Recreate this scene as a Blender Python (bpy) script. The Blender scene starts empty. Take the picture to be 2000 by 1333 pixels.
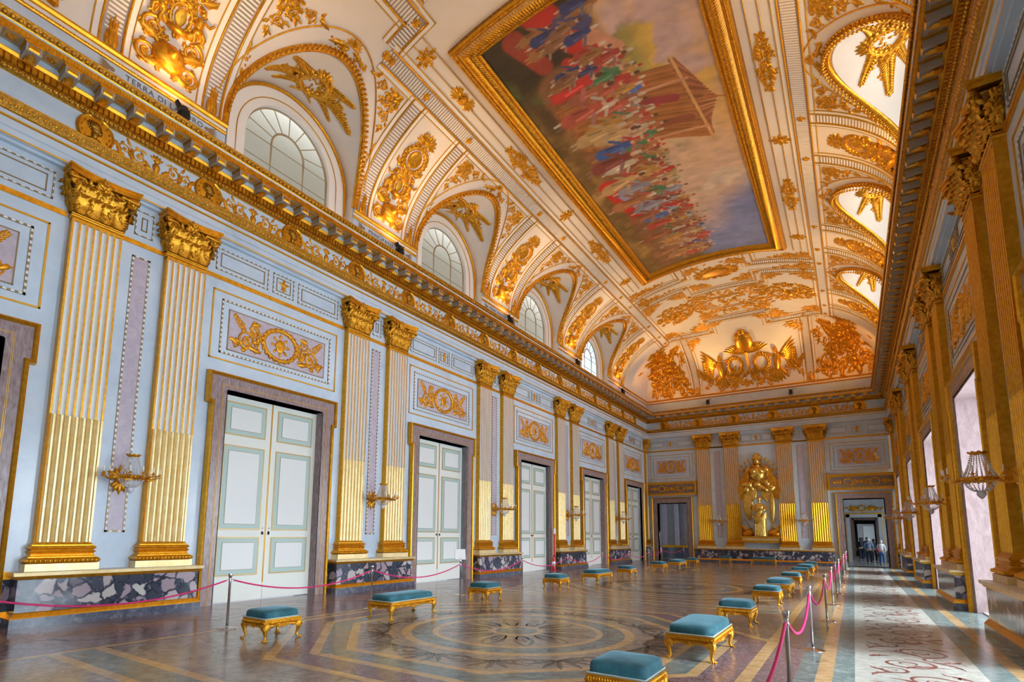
import bpy, math, random
import numpy as np
from mathutils import Vector, Matrix
PI = math.pi
R = random.Random(7)
SC = bpy.context.scene
COL = SC.collection

# ------------------------------------------------------------------ camera
cd = bpy.data.cameras.new('camera'); cam = bpy.data.objects.new('camera', cd); COL.objects.link(cam)
cd.sensor_fit = 'HORIZONTAL'; cd.sensor_width = 36.0; cd.lens = 1054.73 / 2000 * 36
cd.shift_x = (1000 - 943.06) / 2000; cd.shift_y = (904.72 - 666.5) / 2000
cd.clip_start = 0.05; cd.clip_end = 400
yaw, pitch, roll = -0.5987, 0.1323, 0.0098
fw = Vector((math.sin(yaw)*math.cos(pitch), math.cos(yaw)*math.cos(pitch), math.sin(pitch)))
r0 = Vector((math.cos(yaw), -math.sin(yaw), 0)); u0 = r0.cross(fw)
rr = r0*math.cos(roll) + u0*math.sin(roll); uu = -r0*math.sin(roll) + u0*math.cos(roll)
mw = Matrix((rr, uu, -fw)).transposed().to_4x4(); mw.translation = Vector((12.048, 0, 1.65))
cam.matrix_world = mw
SC.camera = cam
# ------------------------------------------------------------------ dimensions of the hall (metres)
W, L, YN = 14.18, 38.89, -1.43          # pilaster face planes of left / right / far wall; near wall
P = 6.94; Y0 = 4.85                      # bay length, first pier centre
PIER = [Y0 + P*k for k in range(5)]
DOORY = [8.32 + P*k for k in range(5)]
XM = W/2
WD = -0.16                               # wall face lies this far behind the pilaster faces
# ------------------------------------------------------------------ light
SC.view_settings.view_transform = 'Standard'; SC.view_settings.look = 'None'
SC.view_settings.exposure = 0.0; SC.view_settings.gamma = 1.0; SC.view_settings.use_curve_mapping = False
SC.cycles.use_denoising = True
SC.cycles.max_bounces = 8; SC.cycles.diffuse_bounces = 4; SC.cycles.glossy_bounces = 4
SC.cycles.transmission_bounces = 4; SC.cycles.sample_clamp_indirect = 6.0
wd = bpy.data.worlds.new('sky'); SC.world = wd; wd.use_nodes = True
wd.node_tree.nodes['Background'].inputs[0].default_value = (0.80, 0.90, 1.0, 1)
wd.node_tree.nodes['Background'].inputs[1].default_value = 1.3

def light(name, kind, loc, target, energy, color, **k):
    d = bpy.data.lights.new(name, kind); d.energy = energy; d.color = color
    for a, b in k.items(): setattr(d, a, b)
    o = bpy.data.objects.new(name, d); COL.objects.link(o); o.location = loc
    o.rotation_euler = (Vector(target) - Vector(loc)).to_track_quat('-Z', 'Y').to_euler()
    return o
DAY = (0.74, 0.87, 1.0)
sun = light('daylight_sky', 'SUN', (30, 15, 30), (30-math.cos(math.radians(46)), 15, 30-math.sin(math.radians(46))), 13.0, (.80,.90,1.0), angle=math.radians(20))
for k in range(-1, 5):                   # daylight in the tall windows of the right wall
    y = 8.32 + P*k
    light('window_daylight', 'AREA', (15.75, y, 2.6), (0, y, 2.2), (900 if k < 3 else 520), DAY, shape='RECTANGLE', size=2.4, size_y=4.8)
for k in range(0, 4):                    # daylight in the lunette windows above
    light('lunette_daylight', 'AREA', (W+.5, 8.32+P*k, 12.1), (4, 8.32+P*k, 12.0), 90, (.80, .90, 1.0), shape='RECTANGLE', size=2.4, size_y=2.4)
WARM = (1.0, .60, .22)

# ------------------------------------------------------------------ materials
MATS = {}
def mat(name, col=(.8,.8,.8), rough=.5, metal=0., spec=.5, build=None, **k):
    if name in MATS: return MATS[name]
    m = bpy.data.materials.new(name); m.use_nodes = True
    b = m.node_tree.nodes['Principled BSDF']
    b.inputs['Base Color'].default_value = (*col, 1); b.inputs['Roughness'].default_value = rough
    b.inputs['Metallic'].default_value = metal; b.inputs['Specular IOR Level'].default_value = spec
    for a, v in k.items(): b.inputs[a.replace('_', ' ')].default_value = v
    if build: build(m.node_tree, b)
    MATS[name] = m
    return m
def N(nt, t, **k):
    n = nt.nodes.new(t)
    for a, v in k.items():
        if a in n.inputs.keys(): n.inputs[a].default_value = v
        else: setattr(n, a, v)
    return n
def ramp(nt, src, stops, interp='LINEAR'):
    r = nt.nodes.new('ShaderNodeValToRGB'); r.color_ramp.interpolation = interp
    e = r.color_ramp.elements
    while len(e) < len(stops): e.new(.5)
    for i, (p, c) in enumerate(stops): e[i].position = p; e[i].color = (*c, 1)
    nt.links.new(src, r.inputs[0]); return r.outputs[0]
def coords(nt, obj=True, scale=None):
    t = N(nt, 'ShaderNodeTexCoord'); o = t.outputs['Object']
    if scale:
        mp = N(nt, 'ShaderNodeMapping'); mp.inputs['Scale'].default_value = scale
        nt.links.new(o, mp.inputs[0]); o = mp.outputs[0]
    return o
def geo(nt, scale=None):
    t = N(nt, 'ShaderNodeNewGeometry'); o = t.outputs['Position']
    if scale:
        mp = N(nt, 'ShaderNodeMapping'); mp.inputs['Scale'].default_value = scale
        nt.links.new(o, mp.inputs[0]); o = mp.outputs[0]
    return o
def noise(nt, vec, scale, detail=4, rough=.6, dist=0.):
    n = N(nt, 'ShaderNodeTexNoise'); n.inputs['Scale'].default_value = scale; n.inputs['Detail'].default_value = detail
    n.inputs['Roughness'].default_value = rough; n.inputs['Distortion'].default_value = dist
    nt.links.new(vec, n.inputs['Vector']); return n.outputs[0]
def bump(nt, b, h, strength, dist=.02):
    n = N(nt, 'ShaderNodeBump'); n.inputs['Strength'].default_value = strength; n.inputs['Distance'].default_value = dist
    nt.links.new(h, n.inputs['Height']); nt.links.new(n.outputs[0], b.inputs['Normal'])
def noisy(stops, scale=3., bmp=0., vec=None, detail=5, dist=0., rr=None):
    def f(nt, b):
        v = (vec or geo)(nt); n = noise(nt, v, scale, detail, .6, dist)
        nt.links.new(ramp(nt, n, stops), b.inputs['Base Color'])
        if rr: 
            mr = N(nt, 'ShaderNodeMapRange'); mr.inputs[3].default_value, mr.inputs[4].default_value = rr
            nt.links.new(n, mr.inputs[0]); nt.links.new(mr.outputs[0], b.inputs['Roughness'])
        if bmp: bump(nt, b, noise(nt, v, scale*8, 3), bmp)
    return f
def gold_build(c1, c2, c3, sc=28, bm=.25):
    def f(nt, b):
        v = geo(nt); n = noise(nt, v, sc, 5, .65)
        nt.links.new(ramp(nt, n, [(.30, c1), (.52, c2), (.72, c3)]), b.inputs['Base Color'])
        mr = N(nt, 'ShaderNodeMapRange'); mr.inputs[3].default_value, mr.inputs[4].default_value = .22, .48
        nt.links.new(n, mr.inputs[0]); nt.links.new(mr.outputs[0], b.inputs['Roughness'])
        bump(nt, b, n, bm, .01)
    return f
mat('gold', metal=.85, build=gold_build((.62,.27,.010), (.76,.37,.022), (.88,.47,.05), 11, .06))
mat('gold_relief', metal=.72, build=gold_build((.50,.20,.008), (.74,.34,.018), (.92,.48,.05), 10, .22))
mat('gold_pale', metal=.5, build=gold_build((.80,.58,.24), (.88,.68,.33), (.96,.80,.48), 5, .06))  # on left-wall reeds, strong daylight is put into the gilding as a paler tone
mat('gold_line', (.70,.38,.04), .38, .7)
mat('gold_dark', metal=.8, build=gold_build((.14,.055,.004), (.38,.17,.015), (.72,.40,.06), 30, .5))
mat('wall_white', rough=.22, build=noisy([(.3,(.47,.58,.70)),(.5,(.55,.66,.77)),(.75,(.64,.72,.81))], 1.2, 0, None, 8, .6))
mat('flute_white', (.80,.78,.74), .4)
mat('line_dark', (.30,.22,.12), .4, .4)
mat('mauve', rough=.3, build=noisy([(.3,(.42,.36,.43)),(.55,(.52,.45,.52)),(.8,(.60,.52,.58))], 6, 0, None, 8, 1.))
mat('frame_marble', rough=.25, build=noisy([(.3,(.20,.13,.13)),(.5,(.30,.22,.22)),(.75,(.42,.34,.34))], 22, 0, lambda nt: geo(nt,(1,1,.25)), 6, .5))
mat('reveal_pink', rough=.3, build=noisy([(.3,(.30,.205,.20)),(.5,(.38,.27,.265)),(.75,(.46,.34,.335))], 14, 0, lambda nt: geo(nt,(1,1,.35)), 6, .5))
def breccia(nt, b):
    v = geo(nt); nz = N(nt, 'ShaderNodeTexNoise'); nz.inputs['Scale'].default_value = 4; nt.links.new(v, nz.inputs['Vector'])
    mx = N(nt, 'ShaderNodeMix', data_type='VECTOR'); mx.inputs[0].default_value = .22
    nt.links.new(v, mx.inputs[4]); nt.links.new(nz.outputs[1], mx.inputs[5])
    vo = N(nt, 'ShaderNodeTexVoronoi'); vo.inputs['Scale'].default_value = 5.2; nt.links.new(mx.outputs[1], vo.inputs['Vector'])
    vd = N(nt, 'ShaderNodeTexVoronoi', feature='DISTANCE_TO_EDGE'); vd.inputs['Scale'].default_value = 5.2; nt.links.new(mx.outputs[1], vd.inputs['Vector'])
    sep = N(nt, 'ShaderNodeSeparateColor'); nt.links.new(vo.outputs['Color'], sep.inputs[0])
    stone = ramp(nt, sep.outputs[0], [(.0,(.045,.055,.08)),(.36,(.06,.07,.10)),(.40,(.34,.26,.30)),(.55,(.46,.38,.40)),(.7,(.56,.53,.50)),(.85,(.30,.26,.34)),(1,(.50,.34,.34))])
    edge = ramp(nt, vd.outputs[0], [(.06,(0,0,0)),(.13,(1,1,1))])
    n2 = noise(nt, v, 16, 6); dark = ramp(nt, n2, [(.45,(.025,.032,.05)),(.60,(.07,.08,.12)),(.70,(.30,.28,.32))])
    mm = N(nt, 'ShaderNodeMix', data_type='RGBA'); nt.links.new(edge, mm.inputs[0]); nt.links.new(dark, mm.inputs[6]); nt.links.new(stone, mm.inputs[7])
    nt.links.new(mm.outputs[2], b.inputs['Base Color'])
mat('breccia', rough=.12, build=breccia)
mat('slate', rough=.15, build=noisy([(.3,(.055,.065,.10)),(.5,(.10,.11,.15)),(.62,(.17,.17,.21)),(.75,(.32,.31,.34))], 9, 0, None, 9, .4))
mat('vault_cream', rough=.55, build=noisy([(.3,(.80,.71,.61)),(.7,(.87,.78,.68))], .8))
mat('flute_gap_shade', (.47,.38,.33), .6)  # shade in the gaps between flute bars, put into the channel colour
mat('vault_white', (.90,.84,.76), .45)
mat('door_white', (.77,.78,.71), .32)
mat('door_panel', (.75,.76,.73), .3)
mat('door_green', (.42,.55,.50), .35)
mat('door_gold', (.50,.36,.16), .4, .5)
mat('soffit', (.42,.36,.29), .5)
mat('iron', (.03,.03,.035), .45)
mat('black', (.012,.012,.014), .4)
mat('steel', (.62,.62,.63), .22, 1.)
mat('rope', (.55,.015,.13), .7, bump=None) if False else mat('rope', (.62,.015,.14), .65)
def velvet(nt, b):
    v = geo(nt); n = noise(nt, v, 5, 3)
    nt.links.new(ramp(nt, n, [(.3,(.010,.075,.10)),(.55,(.022,.125,.16)),(.8,(.05,.19,.23))]), b.inputs['Base Color'])
    b.inputs['Sheen Weight'].default_value = .55; b.inputs['Sheen Roughness'].default_value = .32
    b.inputs['Sheen Tint'].default_value = (.45,.80,.95,1)
mat('velvet', rough=.75, build=velvet)
mat('braid', (.45,.55,.55), .6)
mat('crystal', (.82,.86,.92), .08, 0., .8, Transmission_Weight=.35)
mat('candle', (.90,.87,.80), .4)
def thin_glass(nt, b):
    tr_ = N(nt, 'ShaderNodeBsdfTransparent'); gl_ = N(nt, 'ShaderNodeBsdfGlossy'); gl_.inputs['Roughness'].default_value = .03
    fr_ = N(nt, 'ShaderNodeFresnel'); fr_.inputs[0].default_value = 1.4; mx = N(nt, 'ShaderNodeMixShader')
    nt.links.new(fr_.outputs[0], mx.inputs[0]); nt.links.new(tr_.outputs[0], mx.inputs[1]); nt.links.new(gl_.outputs[0], mx.inputs[2])
    nt.links.new(mx.outputs[0], nt.nodes['Material Output'].inputs[0])
mat('glass', build=thin_glass)
mat('mullion', (.42,.30,.16), .45, .2)
mat('court_wall', (.66,.60,.50), .8)
mat('court_window', (.22,.32,.55), .2)
mat('red_paint', (.65,.02,.03), .3)
mat('paper', (.88,.89,.88), .5)
mat('ink', (.16,.13,.12), .6)
mat('shutter', (.86,.86,.80), .35)
mat('room_grey', rough=.4, build=noisy([(.3,(.44,.44,.45)),(.7,(.56,.55,.54))], 2))
mat('brown_marble', rough=.3, build=noisy([(.3,(.16,.10,.07)),(.7,(.28,.19,.14))], 10))
mat('skin', (.62,.42,.33), .6); mat('hair_grey', (.50,.48,.45), .8); mat('hair_dark', (.05,.035,.03), .7)
mat('cloth_blue', (.24,.31,.44), .9); mat('cloth_white', (.80,.76,.74), .9); mat('denim', (.04,.13,.36), .9)
mat('cloth_dark', (.03,.035,.05), .9); mat('cloth_red', (.30,.08,.09), .9); mat('cloth_grey', (.18,.19,.22), .9)
# polished inlaid floor
def marble(c1, c2, c3, sc=5, dist=1.2):
    def f(nt, b):
        v = geo(nt); n = noise(nt, v, sc, 8, .62, dist)
        nt.links.new(ramp(nt, n, [(.30, c1), (.50, c2), (.72, c3)]), b.inputs['Base Color'])
        n2 = noise(nt, v, 1.3, 3)
        mr = N(nt, 'ShaderNodeMapRange'); mr.inputs[3].default_value, mr.inputs[4].default_value = .13, .25
        nt.links.new(n2, mr.inputs[0]); nt.links.new(mr.outputs[0], b.inputs['Roughness'])
        b.inputs['Specular IOR Level'].default_value = .5
    return f
mat('floor_brown', build=marble((.15,.115,.095), (.27,.205,.165), (.40,.31,.25)))
mat('floor_tan', build=marble((.22,.17,.13), (.32,.25,.19), (.42,.34,.26)))
mat('floor_ochre', build=marble((.40,.25,.10), (.55,.36,.17), (.64,.45,.25)))
mat('floor_slate', build=marble((.10,.13,.13), (.17,.21,.20), (.27,.31,.29)))
mat('floor_teal', build=marble((.12,.18,.18), (.19,.27,.26), (.36,.43,.40), 7))
mat('floor_pale', build=marble((.40,.41,.36), (.56,.57,.50), (.66,.66,.58), 6))
mat('floor_red', build=marble((.16,.05,.045), (.27,.10,.085), (.38,.17,.15), 9))
mat('floor_purple', build=marble((.10,.06,.07), (.20,.13,.14), (.36,.28,.29), 11, 2.))
mat('floor_dark', build=marble((.035,.035,.04), (.06,.06,.06), (.10,.095,.09), 9))
mat('floor_stripe_dark', (.10,.10,.10), .15)
mat('floor_white', build=marble((.52,.52,.50), (.62,.62,.60), (.72,.72,.70), 5))

# ------------------------------------------------------------------ mesh builder
class B:
    def __init__(s): s.v = []; s.q = []; s.t = []; s.n = 0; s.mats = []; s.ng = []
    def mi(s, m):
        if m not in s.mats: s.mats.append(m)
        return s.mats.index(m)
    def add(s, v, q=(), t=(), m='gold', smooth=False):
        v = np.asarray(v, float).reshape(-1, 3); k = s.mi(m)
        s.v.append(v)
        if len(q): s.q.append((np.asarray(q, int) + s.n, k, smooth))
        if len(t): s.t.append((np.asarray(t, int) + s.n, k, smooth))
        s.n += len(v)
    def poly(s, pts, m, z=None):           # one flat polygon
        v = np.asarray(pts, float)
        if v.shape[1] == 2: v = np.c_[v, np.full(len(v), z)]
        s.v.append(v); s.ng.append((list(range(s.n, s.n+len(v))), s.mi(m))); s.n += len(v)
    def box(s, x0, x1, y0, y1, z0, z1, m='gold'):
        v = [(x,y,z) for x in (x0,x1) for y in (y0,y1) for z in (z0,z1)]
        s.add(v, [(0,1,3,2),(4,6,7,5),(0,4,5,1),(2,3,7,6),(0,2,6,4),(1,5,7,3)], m=m)
    def loft(s, rings, m='gold', closed=True, smooth=True, caps=False):
        r = np.asarray(rings, float); n, k, _ = r.shape
        i = np.arange(n-1)[:,None]; j = np.arange(k if closed else k-1)[None,:]; j2 = (j+1) % k
        q = np.stack([i*k+j, i*k+j2, (i+1)*k+j2, (i+1)*k+j], -1).reshape(-1,4)
        s.add(r.reshape(-1,3), q, m=m, smooth=smooth)
        if caps:
            for e, ring in ((0, r[0]), (1, r[-1])):
                s.v.append(ring.copy()); ids = list(range(s.n, s.n+k)); s.n += k
                s.ng.append((ids, s.mi(m)))
    def lathe(s, prof, c=(0,0,0), n=16, m='gold', smooth=True):
        a = np.linspace(0, 2*PI, n, endpoint=False)
        s.loft([[(c[0]+r*math.cos(t), c[1]+r*math.sin(t), c[2]+z) for t in a] for r, z in prof], m, True, smooth)
    def tube(s, pts, rad, n=6, m='gold', flat=1., closed=False):
        p = np.asarray(pts, float); k = len(p)
        rad = np.broadcast_to(np.asarray(rad, float), (k,))
        t = np.gradient(p, axis=0); t /= np.linalg.norm(t, axis=1)[:,None] + 1e-9
        up = np.array([0,0,1.]) if abs(t[:,2]).mean() < .8 else np.array([1.,0,0])
        a = np.cross(t, up); a /= np.linalg.norm(a, axis=1)[:,None] + 1e-9; b_ = np.cross(a, t)
        th = np.linspace(0, 2*PI, n, endpoint=False)
        rings = p[:,None,:] + rad[:,None,None]*(np.cos(th)[None,:,None]*a[:,None,:] + flat*np.sin(th)[None,:,None]*b_[:,None,:])
        s.loft(rings, m)
    def ball(s, c, r, m='gold', n=8, k=6, rot=None):
        r = np.broadcast_to(np.asarray(r, float), (3,))
        ph = np.linspace(0, PI, k+1); th = np.linspace(0, 2*PI, n, endpoint=False)
        v = np.stack([np.sin(ph)[:,None]*np.cos(th)*r[0], np.sin(ph)[:,None]*np.sin(th)*r[1], np.cos(ph)[:,None]*np.ones(n)*r[2]], -1)
        if rot is not None:
            v = v @ np.array(Matrix.Rotation(rot, 3, 'Z')).T
        s.loft(v + np.asarray(c, float), m)
    def merge(s, o, f=lambda v: v):
        for v in [np.concatenate(o.v)] if o.v else []:
            base = s.n; s.v.append(f(v)); s.n += len(v)
            for q, k, sm in o.q: s.q.append((q+base, s.mi(o.mats[k]), sm))
            for q, k, sm in o.t: s.t.append((q+base, s.mi(o.mats[k]), sm))
            for ids, k in o.ng: s.ng.append(([i+base for i in ids], s.mi(o.mats[k])))
        return s
    def mesh(s, name, xf=None):
        me = bpy.data.meshes.new(name)
        V = np.concatenate(s.v) if s.v else np.zeros((0,3))
        if xf is not None: V = xf(V)
        loops = []; tot = []; mi = []; sm = []
        for lst, c in ((s.q, 4), (s.t, 3)):
            for q, k, f in lst:
                loops.append(q.ravel()); tot.append(np.full(len(q), c)); mi.append(np.full(len(q), k)); sm.append(np.full(len(q), f))
        for ids, k in s.ng:
            loops.append(np.array(ids)); tot.append(np.array([len(ids)])); mi.append(np.array([k])); sm.append(np.array([False]))
        loops = np.concatenate(loops); tot = np.concatenate(tot); mi = np.concatenate(mi); sm = np.concatenate(sm)
        me.vertices.add(len(V)); me.vertices.foreach_set('co', V.astype(np.float32).ravel())
        me.loops.add(len(loops)); me.loops.foreach_set('vertex_index', loops.astype(np.int32))
        me.polygons.add(len(tot)); me.polygons.foreach_set('loop_start', (np.cumsum(tot)-tot).astype(np.int32))
        me.polygons.foreach_set('loop_total', tot.astype(np.int32))
        for m in s.mats: me.materials.append(MATS[m])
        me.polygons.foreach_set('material_index', mi.astype(np.int32)); me.polygons.foreach_set('use_smooth', sm)
        me.update(calc_edges=True); me.validate(); return me

def obj(name, data, parent=None, loc=(0,0,0), rz=0., kind=None, label=None, cat=None, group=None):
    if isinstance(data, B): data = data.mesh(name)
    o = bpy.data.objects.new(name, data); COL.objects.link(o)
    o.location = loc; o.rotation_euler = (0, 0, rz)
    if parent is not None: o.parent = parent
    if kind: o['kind'] = kind
    if label: o['label'] = label
    if cat: o['category'] = cat
    if group: o['group'] = group
    return o
def thing(name, label, cat, loc=(0,0,0), rz=0., group=None, kind=None):
    return obj(name, None, None, loc, rz, kind, label, cat, group)
def dup(root, loc, rz, label, group=None, sx=None):
    r = root.copy(); COL.objects.link(r); r.location = loc; r.rotation_euler = (0, 0, rz); r['label'] = label
    if group: r['group'] = group
    for ch in list(root.children):
        c = ch.copy(); COL.objects.link(c); c.parent = r
        for g in list(ch.children):
            d = g.copy(); COL.objects.link(d); d.parent = c
    return r
_sn = [0]; _s0 = []
def struct(name, data, label=None, **k):
    o = obj(name, data, kind='structure', label=label, **k); return o
trim_n = [0]
def trim(data, label, parent=None, **k):
    trim_n[0] += 1
    return obj('trim_%d' % trim_n[0], data, parent, kind='structure', label=label, **k)
ORD = ['first','second','third','fourth','fifth','sixth','seventh','eighth','ninth','tenth','eleventh','twelfth','thirteenth','fourteenth','fifteenth','sixteenth','seventeenth','eighteenth','nineteenth','twentieth']
# local frames: (d, s, z) = (out of the wall, along it, up)
def LW(y): return dict(loc=(0, y, 0), rz=0.)
def RW(y): return dict(loc=(W, y, 0), rz=PI)
def FW(x): return dict(loc=(x, L, 0), rz=-PI/2)

# ------------------------------------------------------------------ ornament kit, in (u, v, h)
class O(B):
    M = 'gold_relief'
    def leaf(s, u, v, ang, ln, wd, h=.03, curl=0., n=6, serr=.25, base=0.):
        t = np.linspace(0, 1, n+1)
        a = ang + curl*t; du = np.cos(a)*ln/n; dv = np.sin(a)*ln/n
        cu = u + np.concatenate([[0], np.cumsum(du[:-1])]); cv = v + np.concatenate([[0], np.cumsum(dv[:-1])])
        w = wd*np.sin(PI*(.12+.88*t))**.75*(1+serr*np.cos(PI*np.arange(n+1))); w[-1] = wd*.05
        hh = base + h*np.sin(PI*(.15+.8*t))
        nx, ny = -np.sin(a), np.cos(a)
        l = np.stack([cu+nx*w, cv+ny*w, np.full(n+1, base)], -1); c = np.stack([cu, cv, hh*1.0+.004], -1)
        lm = np.stack([cu+nx*w*.5, cv+ny*w*.5, hh*.9], -1)
        r = np.stack([cu-nx*w, cv-ny*w, np.full(n+1, base)], -1); rm = np.stack([cu-nx*w*.5, cv-ny*w*.5, hh*.9], -1)
        c[:,2] -= h*.25
        s.loft(np.stack([l, lm, c, rm, r], 1), s.M, closed=False)
    def stem(s, pts, r, n=5):
        p = np.asarray(pts, float); p = np.c_[p, np.broadcast_to(np.asarray(r), (len(p),))*.5] if p.shape[1] == 2 else p
        k = len(p); rad = np.broadcast_to(np.asarray(r, float), (k,))
        t = np.gradient(p[:,:2], axis=0); t /= np.linalg.norm(t, axis=1)[:,None]+1e-9
        nx = np.stack([-t[:,1], t[:,0], np.zeros(k)], -1)
        th = np.linspace(-.15*PI, 1.15*PI, n)
        rings = p[:,None,:]*[1,1,0] + np.stack([rad[:,None]*np.cos(th)*nx[:,0:1], rad[:,None]*np.cos(th)*nx[:,1:2], p[:,2:3]+rad[:,None]*np.sin(th)], -1)
        rings[:, 0, 2] = 0; rings[:, -1, 2] = 0
        s.loft(rings, s.M, closed=False)
    def scroll(s, u, v, r, d=1, a0=0., turns=1.6, th=.02, leaves=5, ros=True):
        n = max(10, int(14*turns)); t = np.linspace(0, 1, n)
        rad = r*(1-.78*t); a = a0 + d*2*PI*turns*t
        pts = np.stack([u+rad*np.cos(a), v+rad*np.sin(a)], -1)
        s.stem(pts, th*(1.1-.5*t))
        for i in range(leaves):
            j = int((i+.3)/leaves*n*.7); aa = a[j]
            s.leaf(pts[j,0], pts[j,1], aa + d*.9, r*.75, r*.20, r*.2, d*1.2)
        if ros: s.rosette(u, v, r*.34, 6, .4)
    def rosette(s, u, v, r, n=8, hh=.35, rings=1):
        for k in range(rings):
            rr_ = r*(1-.35*k)
            for i in range(n): s.leaf(u, v, 2*PI*(i+.5*k)/n, rr_, rr_*2.4/n, r*hh*(.6+.5*k), 0, 4, 0, r*.18*k)
        s.ball((u, v, r*hh*.6), (r*.26, r*.26, r*hh*.7), s.M, 7, 4)
    def blob(s, u, v, ru, rv, h, ang=0, m=None, n=9, k=6):
        s.ball((u, v, h*.25), (ru, rv, h), m or s.M, n, k, ang)
    def putto(s, u, v, H, f=1, lean=0.):
        c, sn = math.cos(lean), math.sin(lean)
        def q(a, b): a *= f; return (u + a*c*H + b*sn*H, v - a*sn*H + b*c*H)
        a = q(0,.50); s.blob(*a, H*.12, H*.19, H*.11, -lean)
        a = q(.01,.33); s.blob(*a, H*.13, H*.12, H*.11, -lean)
        a = q(.03,.80); s.blob(*a, H*.085, H*.10, H*.12)
        a = q(.01,.87); s.blob(*a, H*.09, H*.06, H*.11)
        def limb(ps, r1, r2):
            pp = [q(*x) for x in ps]; s.stem([(x[0], x[1], H*.03) for x in pp], np.linspace(r1, r2, len(pp))*H, 6)
        limb([(-.04,.34),(-.07,.18),(-.05,.0),(-.12,-.03)], .075, .035)
        limb([(.06,.34),(.17,.20),(.12,.03),(.20,.0)], .075, .035)
        limb([(.09,.62),(.24,.55),(.34,.68)], .05, .028)
        limb([(-.08,.62),(-.2,.52),(-.14,.40)], .05, .028)
        for i in range(6):
            b = q(-.10,.58); s.leaf(*b, (PI/2 + (.35+.26*i))*1. if f > 0 else PI/2-(.35+.26*i), H*(.46-.04*i), H*.055, H*.05, 0, 5, .1)
        for i in range(4):
            b = q(-.05+.05*i,.42); s.leaf(*b, -PI/2+.2*f, H*.38, H*.05, H*.06, .3*f, 5, 0)
    def spray(s, u, v, ang, ln, n=7, wd=.05, lf=.42, lw=.07):
        p = [(u+math.cos(ang)*ln*t, v+math.sin(ang)*ln*t) for t in np.linspace(0,1,6)]
        s.stem(p, np.linspace(.022,.006,6)*ln/.6)
        for i in range(n):
            t = (i+1)/(n+.5); q = (u+math.cos(ang)*ln*t, v+math.sin(ang)*ln*t)
            for sg in (-1, 1): s.leaf(*q, ang+sg*(1.0-.35*t), ln*lf*(1-.48*t), ln*lw, ln*.06, -sg*.5, 5, .15)
        s.leaf(u+math.cos(ang)*ln*.92, v+math.sin(ang)*ln*.92, ang, ln*.22, ln*.05, ln*.05)
    def flowers(s, u, v, ru, rv, n, r, rnd):
        for i in range(n):
            a = rnd.random()*2*PI; q = math.sqrt(rnd.random())
            x, y = u+ru*q*math.cos(a), v+rv*q*math.sin(a)
            if rnd.random() < .45: s.rosette(x, y, r*(.7+.5*rnd.random()), 6, .5)
            else:
                aa = math.atan2(y-v, x-u)+rnd.uniform(-.8,.8)
                s.leaf(x, y, aa, r*1.9, r*.5, r*.6, rnd.uniform(-.9,.9), 5, .2)
    def ring(s, u, v, ru, rv, th, n=28, h=None, twist=0):
        a = np.linspace(0, 2*PI, n+1)
        s.stem(np.stack([u+ru*np.cos(a), v+rv*np.sin(a)], -1), th)
        if twist:
            for i in range(twist):
                t = 2*PI*i/twist
                s.leaf(u+ru*math.cos(t), v+rv*math.sin(t), t+PI/2+.5, th*3.2, th*.9, th*1.6, -.3, 4, .1)
                s.leaf(u+ru*math.cos(t), v+rv*math.sin(t), t+PI/2-.5, th*3.2, th*.9, th*1.6, .3, 4, .1)
    def shield(s, u, v, w, h, m=None):
        a = np.linspace(0, 2*PI, 22, endpoint=False)
        rx = w*np.cos(a)*(1-.12*np.sin(a)**2); ry = h*np.sin(a); ry[ry<0] *= 1.12
        rings = []
        for k, hh in ((1.,0),(.97,.5),(.88,.75),(.6,.9),(.05,1.)):
            rings.append(np.stack([u+rx*k, v+ry*k, np.full(22, hh*w*.25)], -1))
        s.loft(rings, m or s.M)
    def vase(s, u, v, w, h):
        prof = [(.35,0),(.2,.08),(.16,.15),(.45,.3),(.62,.5),(.55,.68),(.3,.8),(.28,.86),(.5,.92),(.45,1.)]
        th = np.linspace(0, PI, 7)
        s.loft([[(u+w*a*math.cos(t), v+h*b_, w*a*.8*math.sin(t)) for t in th] for a, b_ in prof], s.M, closed=False)

def rinceau(Lh=.82, H=.5):
    o = O(); o.vase(0, -.24, .13, .34)
    for i in range(5): o.leaf(0, .08, PI/2+(i-2)*.5, .17, .03, .03, 0)
    for sg in (-1, 1):
        o.stem([(sg*x, -.2+.05*math.sin(x*9)) for x in np.linspace(.1, Lh, 14)], np.linspace(.028,.016,14))
        o.scroll(sg*.34, -.02, .15, -sg, PI/2 if sg>0 else PI/2, 1.4, .018, 5)
        o.scroll(sg*.62, .0, .13, sg, -PI/2, 1.3, .016, 5)
        o.leaf(sg*.14, -.2, PI/2-sg*.2, .26, .05, .04, -sg*1.2); o.leaf(sg*.45, -.18, PI/2-sg*.5, .3, .045, .04, sg*1.)
        o.leaf(sg*.70, -.16, PI/2-sg*.1, .34, .05, .05, -sg*1.3); o.leaf(sg*.78, -.2, 0 if sg>0 else PI, .12, .05, .05)
        o.leaf(sg*.5, .12, PI/2-sg*.9, .2, .03, .03, sg); o.leaf(sg*.2, .12, PI/2-sg*.9, .16, .025, .03, -sg)
        for x in (.22,.48,.74): o.ball((sg*x, -.15, .02), .035, o.M, 6, 4)
    return o
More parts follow.
